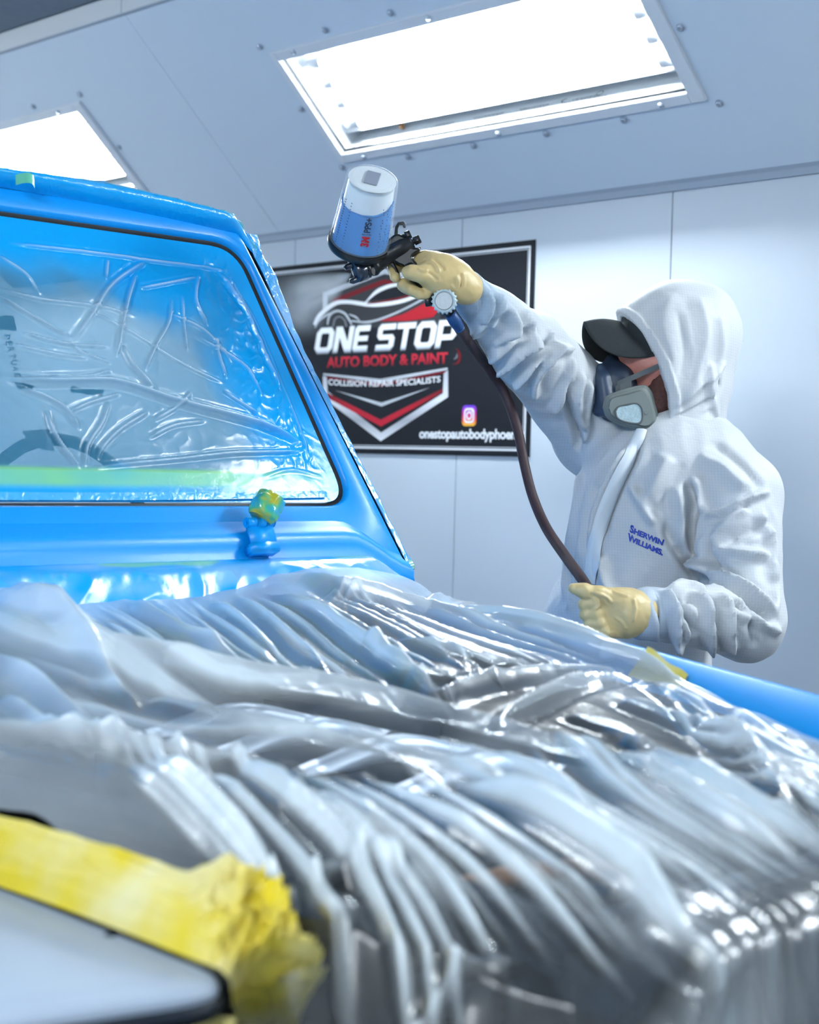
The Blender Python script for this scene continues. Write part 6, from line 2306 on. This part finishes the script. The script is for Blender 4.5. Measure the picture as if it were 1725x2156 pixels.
# ================================================================== PAINT MIST FROM THE NOZZLE
def mist_mat(name, dens, p0, p1, col):
    m = bpy.data.materials.new(name)
    m.use_nodes = True
    nt = m.node_tree
    nt.nodes.remove(nt.nodes['Principled BSDF'])
    out = nt.nodes['Material Output']
    vs = N(nt, 'ShaderNodeVolumeScatter')
    vs.inputs['Color'].default_value = (*col, 1)
    vs.inputs['Anisotropy'].default_value = 0.0
    geo = N(nt, 'ShaderNodeNewGeometry')
    ax = p1 - p0
    l2 = ax @ ax
    sub = N(nt, 'ShaderNodeVectorMath', operation='SUBTRACT')
    sub.inputs[1].default_value = p0
    nt.links.new(geo.outputs['Position'], sub.inputs[0])
    dt = N(nt, 'ShaderNodeVectorMath', operation='DOT_PRODUCT')
    dt.inputs[1].default_value = ax / l2
    nt.links.new(sub.outputs[0], dt.inputs[0])
    cr = N(nt, 'ShaderNodeValToRGB')
    e = cr.color_ramp.elements
    e[0].position, e[0].color = 0.0, (1, 1, 1, 1)
    e[1].position, e[1].color = 1.0, (0, 0, 0, 1)
    x = e.new(0.25)
    x.color = (0.32, 0.32, 0.32, 1)
    x = e.new(0.65)
    x.color = (0.20, 0.20, 0.20, 1)
    nt.links.new(dt.outputs['Value'], cr.inputs[0])
    no = N(nt, 'ShaderNodeTexNoise')
    no.inputs['Scale'].default_value = 9
    no.inputs['Detail'].default_value = 4
    no.inputs['Distortion'].default_value = 0.6
    nt.links.new(geo.outputs['Position'], no.inputs['Vector'])
    mr = N(nt, 'ShaderNodeMapRange')
    mr.inputs['From Min'].default_value = 0.35
    mr.inputs['From Max'].default_value = 0.75
    mr.inputs['To Min'].default_value = 0.15
    mr.inputs['To Max'].default_value = 1.6
    nt.links.new(no.outputs['Fac'], mr.inputs['Value'])
    scl = N(nt, 'ShaderNodeVectorMath', operation='SCALE')
    scl.inputs[0].default_value = ax
    nt.links.new(dt.outputs['Value'], scl.inputs['Scale'])
    rj = N(nt, 'ShaderNodeVectorMath', operation='SUBTRACT')
    nt.links.new(sub.outputs[0], rj.inputs[0])
    nt.links.new(scl.outputs[0], rj.inputs[1])
    ln = N(nt, 'ShaderNodeVectorMath', operation='LENGTH')
    nt.links.new(rj.outputs[0], ln.inputs[0])
    rad = N(nt, 'ShaderNodeMath', operation='MULTIPLY_ADD')
    rad.inputs[1].default_value = 0.098
    rad.inputs[2].default_value = 0.004
    nt.links.new(dt.outputs['Value'], rad.inputs[0])
    dv_ = N(nt, 'ShaderNodeMath', operation='DIVIDE')
    nt.links.new(ln.outputs['Value'], dv_.inputs[0])
    nt.links.new(rad.outputs[0], dv_.inputs[1])
    fo_ = N(nt, 'ShaderNodeMapRange', interpolation_type='SMOOTHSTEP')
    fo_.inputs['From Min'].default_value = 0.95
    fo_.inputs['From Max'].default_value = 0.1
    nt.links.new(dv_.outputs[0], fo_.inputs['Value'])
    m1 = N(nt, 'ShaderNodeMath', operation='MULTIPLY')
    nt.links.new(cr.outputs[0], m1.inputs[0])
    m0 = N(nt, 'ShaderNodeMath', operation='MULTIPLY')
    nt.links.new(mr.outputs[0], m0.inputs[0])
    nt.links.new(fo_.outputs[0], m0.inputs[1])
    nt.links.new(m0.outputs[0], m1.inputs[1])
    m2_ = N(nt, 'ShaderNodeMath', operation='MULTIPLY')
    m2_.inputs[1].default_value = dens
    nt.links.new(m1.outputs[0], m2_.inputs[0])
    nt.links.new(m2_.outputs[0], vs.inputs['Density'])
    nt.links.new(vs.outputs[0], out.inputs['Volume'])
    return m


n0_ = hd + na * 0.058
n1_ = P(622, 648, 3.08)
V, Fc = tube([n0_, n0_ + (n1_ - n0_) * 0.12, n0_ + (n1_ - n0_) * 0.4, n0_ + (n1_ - n0_) * 0.75, n1_, n1_ + (n1_ - n0_) * 0.15], [0.0008, 0.014, 0.046, 0.080, 0.085, 0.0008], 24, 40)
bm_ = bmesh.new()
bv_ = [bm_.verts.new(v) for v in V]
for f in Fc:
    bm_.faces.new([bv_[i] for i in f])
bmesh.ops.recalc_face_normals(bm_, faces=bm_.faces)
bm_.verts.index_update()
Fc = [tuple(v.index for v in f.verts) for f in bm_.faces]
bm_.free()
mist = obj('paint_mist', V, Fc, mist_mat('paint_mist', 75.0, n0_, n1_ + (n1_ - n0_) * 0.15, (0.90, 0.97, 1.0)))
tag(mist, 'pale blue paint mist blown from the nozzle of the spray gun', 'mist', kind='stuff')
